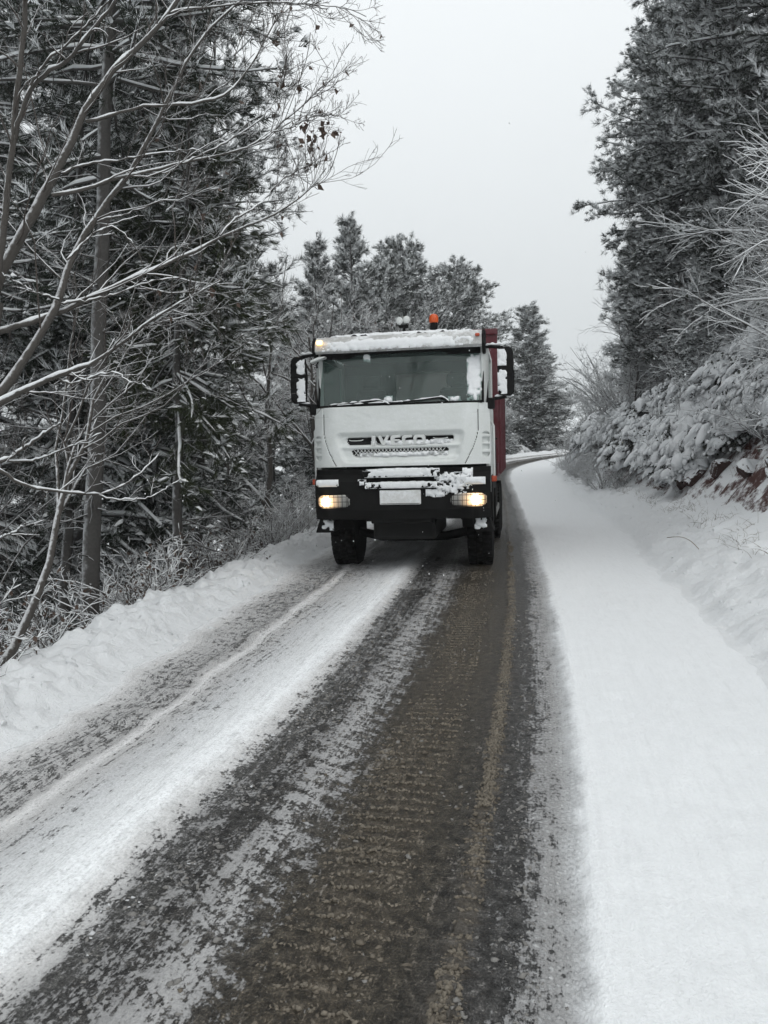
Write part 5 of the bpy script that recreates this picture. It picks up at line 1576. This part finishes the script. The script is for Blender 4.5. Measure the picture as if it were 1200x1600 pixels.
lean_t = place(BARE_D, 'leafless_tree', 'thick leaning leafless stem low at the left edge of the picture', 'tree', -3.45, 6.2, 1.0, 0.8, 'leafless trees along the road', tilt=(0.0, 0.5), dz=-0.1)


# ------------------------------------------------------------------ shrubs
def twig_shrub(seed, H, stems, mat, leaves=0, leaf='leaf_dead', snow_ridge=True, lv=(6, 5)):
    g = np.random.default_rng(seed)
    az = g.uniform(0, 6.28, stems); e = np.radians(g.uniform(35, 85, stems))
    d = np.stack([np.cos(az) * np.cos(e), np.sin(az) * np.cos(e), np.sin(e)], 1)
    L = H * g.uniform(0.5, 1.1, stems)
    pts = [np.stack([np.cos(az) * 0.12, np.sin(az) * 0.12, np.full(stems, -0.08)], 1) * g.uniform(0.2, 1.5, (stems, 1))]
    for i in range(6):
        d = unit(d + g.normal(size=d.shape) * 0.15 + np.array([0, 0, -0.05]))
        pts.append(pts[-1] + d * (L / 6)[:, None])
    P1 = np.stack(pts, 1); R1 = np.full((stems, 1), 0.010 * H ** 0.5) * np.linspace(1, 0.3, 7)[None]
    G = Geo()
    V, q = tubes(P1, R1, 4); G.add(V, q)
    P2, R2 = grow(P1, R1, np.full(stems, lv[0]), ang=(25, 60), lr=(0.3, 0.6), n=5, wig=0.16, g=g, umin=0.15)
    V, q = tubes(P2, np.maximum(R2, 0.003), 3); G.add(V, q)
    P3, R3 = grow(P2, R2, np.full(len(P2), lv[1]), ang=(25, 60), lr=(0.35, 0.65), n=4, wig=0.15, g=g, umin=0.15)
    V, q = tubes(P3, np.maximum(R3, 0.0028), 3); G.add(V, q)
    out = {'stems': G.mesh('stems', [MAT[mat]])}
    if snow_ridge:
        S = Geo()
        for p_, r_ in ((P1, R1), (P2, np.maximum(R2, 0.003)), (P3, np.maximum(R3, 0.003))):
            V, q = ridge(p_, r_, 4, g=g, extra=0.003); S.add(V, q)
        out['snow_cover'] = S.mesh('snow_cover', [MAT['snow_crown']])
    if leaves:
        p, tt = sub_pts(P3, (0.4, 0.7, 1.0), g, 0.2)
        sel = g.choice(len(p), min(leaves, len(p)), replace=False)
        out['leaves'] = leaf_mesh(p[sel], g, leaf, size=(0.03, 0.06), hang=0.2)
    return out


def blob_geo(c, sz, g, k=9, m_=5, flat=0.6, out=None, tilt=0.0, jit=0.10):
    """lumpy pads of snow (upper halves and a tucked-in rim), all in one go; out = direction in which a pad sags"""
    T_ = len(c)
    th = np.linspace(0, 2 * np.pi, k, endpoint=False)[None, None]
    ph = np.linspace(0.0, 1.0, m_)[None, :, None]
    rr = np.sin(ph * np.pi * 0.70)
    zz = np.cos(ph * np.pi * 0.70)
    jr = g.uniform(0.65, 1.35, (T_, 1, k)) * g.uniform(0.88, 1.12, (T_, m_, k))
    a0 = g.uniform(0, 6.28, (T_, 1, 1))
    el_ = g.uniform(0.75, 1.6, (T_, 1, 1))
    x = np.cos(th) * rr * jr * el_; y = np.sin(th) * rr * jr / el_
    X_ = x * np.cos(a0) - y * np.sin(a0); Y_ = x * np.sin(a0) + y * np.cos(a0)
    Z_ = zz * flat * np.ones_like(X_) * g.uniform(0.7, 1.3, (T_, 1, 1))
    Q = np.stack([X_, Y_, Z_], -1) + g.normal(size=X_.shape + (3,)) * jit * np.minimum(1, ph * 3)[..., None]
    if out is not None:
        al = Q[..., 0] * out[:, None, None, 0] + Q[..., 1] * out[:, None, None, 1]
        Q[..., 2] -= al * tilt * (1 + 0.6 * np.clip(al, 0, 2))
    V = Q * sz[:, None, None, None] + c[:, None, None]
    idx = np.arange(T_ * m_ * k).reshape(T_, m_, k)
    q = np.stack([idx[:, :-1], idx[:, 1:], np.roll(idx, -1, 2)[:, 1:], np.roll(idx, -1, 2)[:, :-1]], -1).reshape(-1, 4)
    return V.reshape(-1, 3), q


def pad_shrub(seed, rx, H, npad, pad=(0.06, 0.17), leaf='leaf_green', nleaf=2600, tufts=500):
    """evergreen shrub weighed down by pads of snow"""
    g = np.random.default_rng(seed)
    T_ = twig_shrub(seed + 1, H, 16, 'twig', snow_ridge=False, lv=(5, 4))
    n_ = nleaf
    a = g.uniform(0, 6.28, n_); z_ = g.random(n_) ** 0.8; r_ = np.sqrt(g.uniform(0.25, 1, n_)) * np.sqrt(np.clip(1 - z_ ** 2.2, 0.03, 1))
    bump_ = 0.75 + 0.5 * fbm(np.cos(a) * 3 + 9, z_ * 4 + np.sin(a) * 3, 3, seed)
    p = np.stack([np.cos(a) * r_ * rx * bump_, np.sin(a) * r_ * rx * bump_, z_ * H * bump_], 1)
    lv_ = leaf_mesh(p, g, leaf, size=(0.04, 0.09), hang=0.5)
    a = g.uniform(0, 6.28, npad); z_ = g.random(npad); r_ = np.sqrt(np.clip(1 - z_ ** 2.2, 0.02, 1)) * g.uniform(0.75, 1.05, npad)
    bump_ = 0.75 + 0.5 * fbm(np.cos(a) * 3 + 9, z_ * 4 + np.sin(a) * 3, 3, seed)
    c = np.stack([np.cos(a) * r_ * rx * bump_, np.sin(a) * r_ * rx * bump_, z_ * H * bump_], 1)
    o2 = unit(c[:, :2] + 1e-6)
    V, q = blob_geo(c, g.gamma(3.0, 0.2, npad).clip(0.35, 1.6) * (pad[1] + pad[0]) * 0.72, g, k=11, m_=6, flat=0.8, out=o2, tilt=0.5, jit=0.11)
    # droopy smaller clots hanging on the lower edge of the pads
    m_ = npad * 3
    j = g.integers(0, npad, m_)
    c2 = c[j] + g.normal(size=(m_, 3)) * np.array([0.10, 0.10, 0.05]) + np.array([0, 0, -0.03])
    V2, q2 = blob_geo(c2, g.uniform(pad[0] * 0.3, pad[0] * 1.0, m_), g, k=7, m_=4, flat=0.9, out=unit(c2[:, :2]), tilt=0.7, jit=0.15)
    S = Geo(); S.add(V, q); S.add(V2, q2)
    return {'stems': T_['stems'], 'leaves': lv_, 'snow_cover': S.mesh('snow_cover', [MAT['snow_pad']], smooth=True)}


TW_A = twig_shrub(301, 1.5, 22, 'twig_frost')
TW_B = twig_shrub(302, 1.1, 20, 'twig', leaves=260, leaf='leaf_dead')
TW_C = twig_shrub(303, 1.3, 22, 'twig_frost', leaves=300, leaf='leaf_green')
PD_A = pad_shrub(311, 0.9, 1.25, 190)
PD_B = pad_shrub(312, 0.7, 0.95, 140, pad=(0.05, 0.14))
PD_C = pad_shrub(313, 1.15, 1.5, 230, pad=(0.07, 0.20), nleaf=3400)


def st_place(pr, name, label, cat, s_, t_, rz, sc_, group, dz=-0.03, tilt=(0, 0)):
    X, Y = to_xy(np.array(s_), np.array(t_))
    return place(pr, name, label, cat, float(X), float(Y), rz, sc_, group, dz=dz, tilt=tilt)


gr = np.random.default_rng(404)
# thicket below the left bank
for i in range(64):
    s_ = gr.uniform(4.5, 30) if i < 52 else gr.uniform(30, 46)
    d_ = 1.25 + gr.exponential(1.5)
    if d_ > 8:
        d_ = gr.uniform(1.3, 5)
    k_ = i % 3 if s_ > 14 else (1 if i % 4 else 2)
    lb = ['frosted leafless shrub in the thicket below the ploughed bank', 'dark twiggy shrub with dead leaves below the ploughed bank', 'frosted shrub with small green leaves below the ploughed bank'][k_]
    st_place([TW_A, TW_B, TW_C][k_], 'shrub', lb, 'shrub', s_, float(toe_l(np.array(s_))) - d_, gr.uniform(0, 6.28), gr.uniform(0.65, 1.15), ['frosted shrubs below the bank', 'dark shrubs below the bank', 'green leaved shrubs below the bank'][k_])
# snow laden shrubs on the hillside
TW_D = twig_shrub(305, 3.2, 30, 'twig_frost', lv=(8, 5))
TW_E = twig_shrub(306, 2.6, 28, 'twig_frost', leaves=500, leaf='leaf_green', lv=(8, 5))
pads = [(17.4, 0.35, PD_A, 0.8), (18.2, 0.75, PD_C, 0.75), (19.0, 0.35, PD_A, 0.85), (19.8, 0.8, PD_C, 0.75), (20.6, 0.4, PD_B, 1.0), (18.0, 1.5, PD_C, 0.9), (19.2, 1.6, PD_A, 1.0), (20.4, 1.5, PD_C, 0.9), (21.6, 0.7, PD_A, 0.9),
        (18.6, 2.3, PD_A, 1.1), (20.0, 2.4, PD_C, 1.0), (21.4, 1.8, PD_A, 1.0), (16.4, 0.9, PD_B, 1.0), (15.4, 1.2, PD_C, 0.85), (14.4, 0.9, PD_A, 0.8), (13.2, 1.2, PD_C, 0.8), (12.2, 1.0, PD_A, 0.8), (11.3, 1.4, PD_C, 0.8),
        (10.4, 1.2, PD_B, 1.0), (9.6, 1.6, PD_A, 0.8), (12.0, 2.1, PD_A, 1.0), (13.6, 2.2, PD_C, 1.0), (15.0, 2.3, PD_A, 1.1), (16.6, 2.3, PD_C, 1.0), (10.4, 2.4, PD_C, 0.9), (12.8, 3.2, PD_A, 1.2), (22.6, 0.5, PD_C, 0.75), (22.4, 1.5, PD_A, 1.0), (23.4, 1.1, PD_C, 0.8), (24.0, 1.9, PD_A, 1.1), (25.0, 1.0, PD_A, 0.9), (23.2, 2.5, PD_C, 1.1),
        (24.2, 0.5, PD_B, 1.0), (26.4, 1.2, PD_A, 0.9), (25.4, 2.2, PD_C, 1.0), (28.0, 0.8, PD_C, 0.8), (30.5, 0.7, PD_A, 1.0), (8.7, 2.2, PD_B, 1.0), (11.4, 3.4, PD_C, 1.2), (13.8, 3.6, PD_C, 1.3), (15.8, 3.4, PD_A, 1.5), (17.6, 3.5, PD_C, 1.2), (19.4, 3.4, PD_A, 1.5), (12.6, 4.4, PD_A, 1.5), (14.8, 4.6, PD_C, 1.3), (21.4, 3.0, PD_C, 1.2), (16.8, 4.8, PD_A, 1.5), (11.8, 1.8, PD_A, 1.0), (13.0, 1.7, PD_B, 1.2), (14.6, 1.75, PD_A, 1.0), (16.0, 1.8, PD_C, 0.9), (10.6, 1.85, PD_C, 0.9)]
for i, (s_, off_, pr, sc_) in enumerate(pads):
    t_ = float(toe_r(np.array(s_)) + steep(np.array(s_))) + off_
    if off_ >= 1.9 or (s_ < 16 and i % 3 == 2):
        kk_ = i % 2
        st_place([TW_D, TW_E][kk_], 'shrub', ['tall frosted leafless bush among the hillside pines', 'tall frosted leafy bush among the hillside pines'][kk_], 'shrub', s_, t_, gr.uniform(0, 6.28), 0.62 * sc_, ['tall leafless hillside bushes', 'tall leafy hillside bushes'][kk_])
        continue
    far_ = s_ > 23.8
    lb = 'snow laden evergreen shrub far along the foot of the hillside' if far_ else ['broad', 'compact', 'wide'][[PD_A, PD_B, PD_C].index(pr)] + ' evergreen shrub under pads of snow on the steep bank'
    st_place(pr, 'evergreen_shrub', lb, 'shrub', s_, t_, gr.uniform(0, 6.28), sc_, 'snow laden shrubs ' + ('far along the hillside' if far_ else 'on the steep bank'))
for i in range(92):
    s_ = gr.uniform(9, 34); off_ = gr.uniform(0.6, 4.5)
    if i < 30:
        s_ = gr.uniform(22.5, 38); off_ = gr.uniform(-0.3, 1.3)
    elif i >= 74:
        s_ = gr.uniform(9.5, 19); off_ = gr.uniform(1.2, 3.6)
    elif s_ > 15.5 and s_ < 23 and off_ < 2.2:
        off_ += 2.0
    big = i % 3 == 0
    big = big and i >= 30
    pr = ([TW_D, TW_E] if big else [TW_A, TW_C])[(i // 3) % 2]
    k_ = [TW_A, TW_C, TW_D, TW_E].index(pr)
    t_ = float(toe_r(np.array(s_)) + steep(np.array(s_))) + off_
    lb = ['low frosted leafless shrub on the hillside above the road', 'low frosted small leaved shrub on the hillside above the road', 'tall frosted leafless bush among the hillside pines', 'tall frosted leafy bush among the hillside pines'][k_]
    st_place(pr, 'shrub', lb, 'shrub', s_, t_, gr.uniform(0, 6.28), gr.uniform(0.7, 1.25) if i >= 30 else gr.uniform(0.5, 0.85), ['low leafless hillside shrubs', 'low leafy hillside shrubs', 'tall leafless hillside bushes', 'tall leafy hillside bushes'][k_])
# shrubs round the bend
for i in range(16):
    X = gr.uniform(8.5, 20); Y = 55 + (X - 9) * 0.15 + gr.uniform(-1.0, 2.0)
    s_, t_ = to_st(X, Y)
    if t_ > -4.6:
        continue
    place([PD_A, TW_A, PD_C][i % 3], 'shrub', 'snowy shrub at the outside of the far bend', 'shrub', X, Y, gr.uniform(0, 6.28), gr.uniform(0.9, 1.7), 'shrubs at the far bend', dz=-0.05)


# ------------------------------------------------------------------ red rocks, dry grass, loose snow, falling flakes
def rock(seed):
    g = np.random.default_rng(seed)
    bm = bmesh.new()
    bmesh.ops.create_icosphere(bm, subdivisions=4, radius=0.5)
    P = np.array([v.co[:] for v in bm.verts])
    dn = unit(g.normal(size=(16, 3))); off = g.uniform(0.24, 0.48, 16)
    for d_, o_ in zip(dn, off):
        ex = P @ d_ - o_
        P = P - np.clip(ex, 0, None)[:, None] * d_ * 0.92
    P = P * (1 + 0.38 * (fbm(P[:, 0] * 5 + 3, P[:, 1] * 5 + P[:, 2] * 4, 5, seed, 0.6) - 0.5)[:, None])
    for v, p in zip(bm.verts, P):
        v.co = p
    me = bpy.data.meshes.new('rock'); bm.to_mesh(me); bm.free()
    me.materials.append(MAT['rock'])
    return me


RK = [rock(501), rock(502), rock(503)]
rk = [(10.3, 0.45, 0.5, 0), (9.7, 0.75, 0.55, 1), (11.0, 0.55, 0.45, 2), (16.8, 0.35, 0.55, 1), (17.6, 0.2, 0.45, 0), (16.0, 0.5, 0.6, 2), (9.1, 0.9, 0.7, 2), (19.4, 0.15, 0.4, 1), (12.4, 0.5, 0.55, 1), (13.8, 0.4, 0.5, 0)]
for s_, t_, sc_, k_ in rk:
    t_ = float(toe_r(np.array(s_)) + steep(np.array(s_))) + t_
    X, Y = to_xy(np.array(s_), np.array(t_))
    o = link('rock', RK[k_], None, label='reddish rock poking out of the snowy foot of the hillside', category='rock', group='reddish rocks on the hillside')
    o.location = (float(X), float(Y), ground_z(float(X), float(Y)) + 0.05 * sc_)
    o.rotation_euler = (gr.uniform(-0.3, 0.3), gr.uniform(-0.3, 0.3), gr.uniform(0, 6.28))
    o.scale = (sc_ * 1.15, sc_ * 1.0, sc_ * 0.9)

# dry stalks on the right bank
g = np.random.default_rng(601)
G = Geo()
nt = 260
ss_ = g.uniform(4.5, 24, nt); dd_ = 0.9 + g.exponential(0.8, nt); dd_ = np.where(dd_ > 2.9, g.uniform(1.0, 2.9, nt), dd_)
tt_ = toe_r(ss_) + dd_
zz_ = road_z(ss_) + bank_right(ss_, dd_)
X, Y = to_xy(ss_, tt_)
bl = 5
p0 = np.repeat(np.stack([X, Y, zz_ - 0.03], 1), bl, 0) + g.normal(size=(nt * bl, 3)) * np.array([0.05, 0.05, 0.0])
d = unit(g.normal(size=(nt * bl, 3)) * np.array([0.6, 0.6, 0.1]) + np.array([0, 0, 0.8])); L = g.uniform(0.05, 0.26, nt * bl)
pts = [p0]
for i in range(4):
    d = unit(d + g.normal(size=d.shape) * 0.12 + np.array([0, 0, -0.18]))
    pts.append(pts[-1] + d * (L / 4)[:, None])
V, q = tubes(np.stack(pts, 1), np.repeat(np.linspace(0.0026, 0.001, 5)[None], nt * bl, 0), 3)
G.add(V, q)
cv = resample(np.array([at(1042, 840, 8.6), at(1065, 838, 8.5), at(1080, 845, 8.45), at(1092, 858, 8.4)]), 12)
cv[:, 2] = np.maximum(cv[:, 2], [ground_z(a, b_) + 0.01 for a, b_ in cv[:, :2]])
V, q = tubes(cv[None], np.full((1, 12), 0.004), 4); G.add(V, q)
o = link('dry_grass', G.mesh('dry_grass', [MAT['grass']]), None, kind='stuff', label='dry grass stalks poking through the snow on the uphill bank', category='grass')

# clods of ploughed snow on both banks
g = np.random.default_rng(602)
nc = 760
ss_ = np.concatenate([3.0 + 19 * g.random(480) ** 1.6, 4 + 18 * g.random(280) ** 1.5])
left_ = np.arange(nc) < 480
dd_ = np.where(left_, g.uniform(-0.22, 0.75, nc), g.uniform(-0.1, 1.2, nc))
tt_ = np.where(left_, toe_l(ss_) - dd_, toe_r(ss_) + dd_)
zz_ = road_z(ss_) + np.where(left_, bank_left(ss_, np.maximum(dd_, 0)), bank_right(ss_, np.maximum(dd_, 0)))
X, Y = to_xy(ss_, tt_)
sz_ = np.where(g.random(nc) < 0.10, g.uniform(0.03, 0.075, nc), g.uniform(0.006, 0.022, nc))
sz_ = np.where(dd_ < 0, sz_ * 0.45, sz_)
V, q = blob_geo(np.stack([X, Y, zz_ - sz_ * 0.38], 1), sz_, g, k=8, m_=5, flat=0.75, jit=0.16)
G = Geo(); G.add(V, q)
link('snow_clods', G.mesh('snow_clods', [MAT['snow']], smooth=True), None, kind='stuff', label='loose clods of ploughed snow on the roadside banks', category='snow')

# bars of slush squeezed up between the tyre lugs
MAT['tan_slush'] = simple('tan_slush', (0.155, 0.136, 0.108), 0.7, var=0.65, scale=18, spec=0.35)
bc_, bs_ = [], []
for tc_, wd_, skew_, per_, thr_ in ((-0.90, 0.15, 0.10, 0.098, 0.48), (-0.735, 0.12, -0.08, 0.098, 0.52), (-0.44, 0.07, 0.25, 0.085, 0.36), (-1.03, 0.08, 0.2, 0.11, 0.58)):
    for s0 in np.arange(1.5, 11.0, per_):
        wob_ = 0.05 * (fbm(np.array(s0 * 0.6), np.array(tc_ * 9), 2, 14) - 0.5)
        nb_ = int(wd_ / 0.011)
        tt0 = tc_ + wob_ + np.linspace(-wd_ / 2, wd_ / 2, nb_) + g.normal(size=nb_) * 0.004
        so = s0 + (tt0 - tc_) * skew_ + g.normal(size=nb_) * 0.007 + 0.012 * (fbm(tt0 * 30, 0 * tt0 + s0 * 7, 2, 3) - 0.5)
        ok_ = fbm(tt0 * 6 + 3, so * 1.7, 3, 97) + 0.25 * (g.random(nb_) - 0.5) > thr_
        for t1, s1 in zip(tt0[ok_], so[ok_]):
            bc_.append((s1, t1)); bs_.append(g.uniform(0.005, 0.0115))
# a crumbly ridge between the two outer wheel marks
nr_ = 5200
rs_ = 1.5 + 13 * g.random(nr_) ** 1.5; rt_ = -0.437 + 0.05 * (fbm(rs_ * 0.6, 0 * rs_ - 4, 2, 14) - 0.5) + g.normal(size=nr_) * 0.022 + 0.012 * np.sin(rs_ * 2 * np.pi / 0.17)
ok_ = fbm(rs_ * 2.6, rt_ * 14, 3, 66) > 0.43
for s1, t1 in zip(rs_[ok_], rt_[ok_]):
    bc_.append((s1, t1)); bs_.append(g.uniform(0.003, 0.010))
bc_ = np.array(bc_); bs_ = np.array(bs_)
X, Y = to_xy(bc_[:, 0], bc_[:, 1])
zb_ = 0.010 * np.exp(-((bc_[:, 1] + 0.435) / 0.05) ** 2) - 0.001
V, q = blob_geo(np.stack([X, Y, zb_], 1), bs_, g, k=5, m_=3, flat=0.95, jit=0.2)
G = Geo(); G.add(V, q)
link('tread_slush', G.mesh('tread_slush', [MAT['tan_slush']], smooth=True), None, kind='stuff', label='brown slush squeezed into tyre tread bars along the wheel track', category='slush')
# crumbs of slush and ice thrown up by the wheels, in strips along the tracks
for nm, lb_, cols_, strips, num in (
        ('grey_slush_crumbs', 'crumbs of grey slush between the wheel tracks', (0.20, 0.195, 0.185), [(-1.62, 0.12, 0.45), (-1.30, 0.14, 0.25), (-0.27, 0.07, 0.2), (-0.8, 0.25, 0.1)], 7000),
        ('brown_slush_crumbs', 'crumbs of brown slush along the dark wheel track', (0.125, 0.108, 0.086), [(-0.435, 0.028, 0.42), (-0.90, 0.06, 0.28), (-0.74, 0.06, 0.12), (-0.8, 0.22, 0.18)], 4200),
        ('white_snow_crumbs', 'crumbs of clean snow on the outer lane', (0.52, 0.53, 0.54), [(-1.80, 0.10, 0.35), (-2.7, 0.35, 0.3), (-3.3, 0.2, 0.2)], 1500)):
    MAT[nm] = simple(nm, cols_, 0.75, var=0.35, scale=25, spec=0.3)
    pr_ = np.array([x_[2] for x_ in strips]); kx = g.choice(len(strips), num, p=pr_ / pr_.sum())
    tt_ = np.array([x_[0] for x_ in strips])[kx] + g.normal(size=num) * np.array([x_[1] for x_ in strips])[kx]
    ss_ = 1.6 + 11 * g.random(num) ** 1.9
    keep_ = fbm(tt_ * 7, ss_ * 4, 3, 91) > 0.42
    tt_, ss_ = tt_[keep_], ss_[keep_]
    zz_ = 0.012 * np.exp(-((tt_ + 0.435) / 0.05) ** 2) + 0.03 * ss(tt_, -0.06, 0.10) + 0.012 * ss(tt_, -2.9, -2.3) * (1 - ss(tt_, -1.9, -1.75)) + 0.025 * np.exp(-((tt_ + 1.97) / 0.16) ** 2)
    X, Y = to_xy(ss_, tt_)
    sz_ = g.gamma(2.0, 0.0021, len(tt_)) + 0.0015
    V, q = blob_geo(np.stack([X, Y, zz_ - 0.002], 1), np.minimum(sz_, 0.016), g, k=5, m_=3, flat=0.75, jit=0.2)
    G = Geo(); G.add(V, q)
    link(nm, G.mesh(nm, [MAT[nm]], smooth=True), None, kind='stuff', label=lb_, category='slush')

# a few flakes in the air
g = np.random.default_rng(603)
nf = 420
Yf = g.uniform(3.0, 11.0, nf); Xf = g.uniform(-0.42, 0.45, nf) * Yf; Zf = CAM_H + g.uniform(-0.25, 0.45, nf) * Yf
Zf = np.maximum(Zf, 0.15)
c = np.stack([Xf, Yf, Zf], 1)
sz_ = g.uniform(0.0018, 0.0042, nf)
off6 = np.array([[1, 0, 0], [-1, 0, 0], [0, 1, 0], [0, -1, 0], [0, 0, 1.3], [0, 0, -1.3]])
V = (c[:, None] + off6[None] * sz_[:, None, None] * g.uniform(0.7, 1.3, (nf, 6, 1))).reshape(-1, 3)
fb = np.array([[0, 2, 4], [2, 1, 4], [1, 3, 4], [3, 0, 4], [2, 0, 5], [1, 2, 5], [3, 1, 5], [0, 3, 5]])
tri = ((np.arange(nf) * 6)[:, None, None] + fb[None]).reshape(-1, 3)
link('falling_snow', mk_mesh('falling_snow', V, [tri], [MAT['snow_crown']]), None, kind='stuff', label='sparse snowflakes drifting in the air before the truck', category='snow')

# ------------------------------------------------------------------ tell look-alikes apart by their order along the road
ORD = ['first', 'second', 'third', 'fourth', 'fifth', 'sixth', 'seventh', 'eighth', 'ninth', 'tenth', 'eleventh', 'twelfth', 'thirteenth', 'fourteenth', 'fifteenth', 'sixteenth', 'seventeenth', 'eighteenth', 'nineteenth', 'twentieth']
ORD += ['twenty-' + w for w in ORD[:9]] + ['thirtieth'] + ['thirty-' + w for w in ORD[:9]]
same = {}
for o in list(bpy.data.objects):
    if o.parent is None and 'label' in o.keys() and 'category' in o.keys() and o['category'] in ('shrub', 'rock'):
        same.setdefault(o['label'], []).append(o)
for lb, os_ in same.items():
    if len(os_) > 1:
        os_.sort(key=lambda o: to_st(o.location.x, o.location.y)[0])
        for i, o in enumerate(os_):
            o['label'] = lb + ', ' + ORD[min(i, len(ORD) - 1)] + ' from the camera'
# ------------------------------------------------------------------ the murky winter air
bm = bmesh.new()
add_box(bm, -95, 95, -30, 130, -20, 32)
me = bpy.data.meshes.new('haze'); bm.to_mesh(me); bm.free()
hz_m = bpy.data.materials.new('haze'); hz_m.use_nodes = True
ht = hz_m.node_tree; ht.nodes.clear()
hv = nd(ht, 'ShaderNodeVolumePrincipled', {'Color': (0.93, 0.95, 0.96, 1), 'Density': 0.0014, 'Anisotropy': 0.2})
ho = ht.nodes.new('ShaderNodeOutputMaterial')
ht.links.new(hv.outputs[0], ho.inputs['Volume'])
me.materials.append(hz_m)
link('haze', me, None, kind='stuff', label='thin grey winter haze filling the air along the road', category='haze')
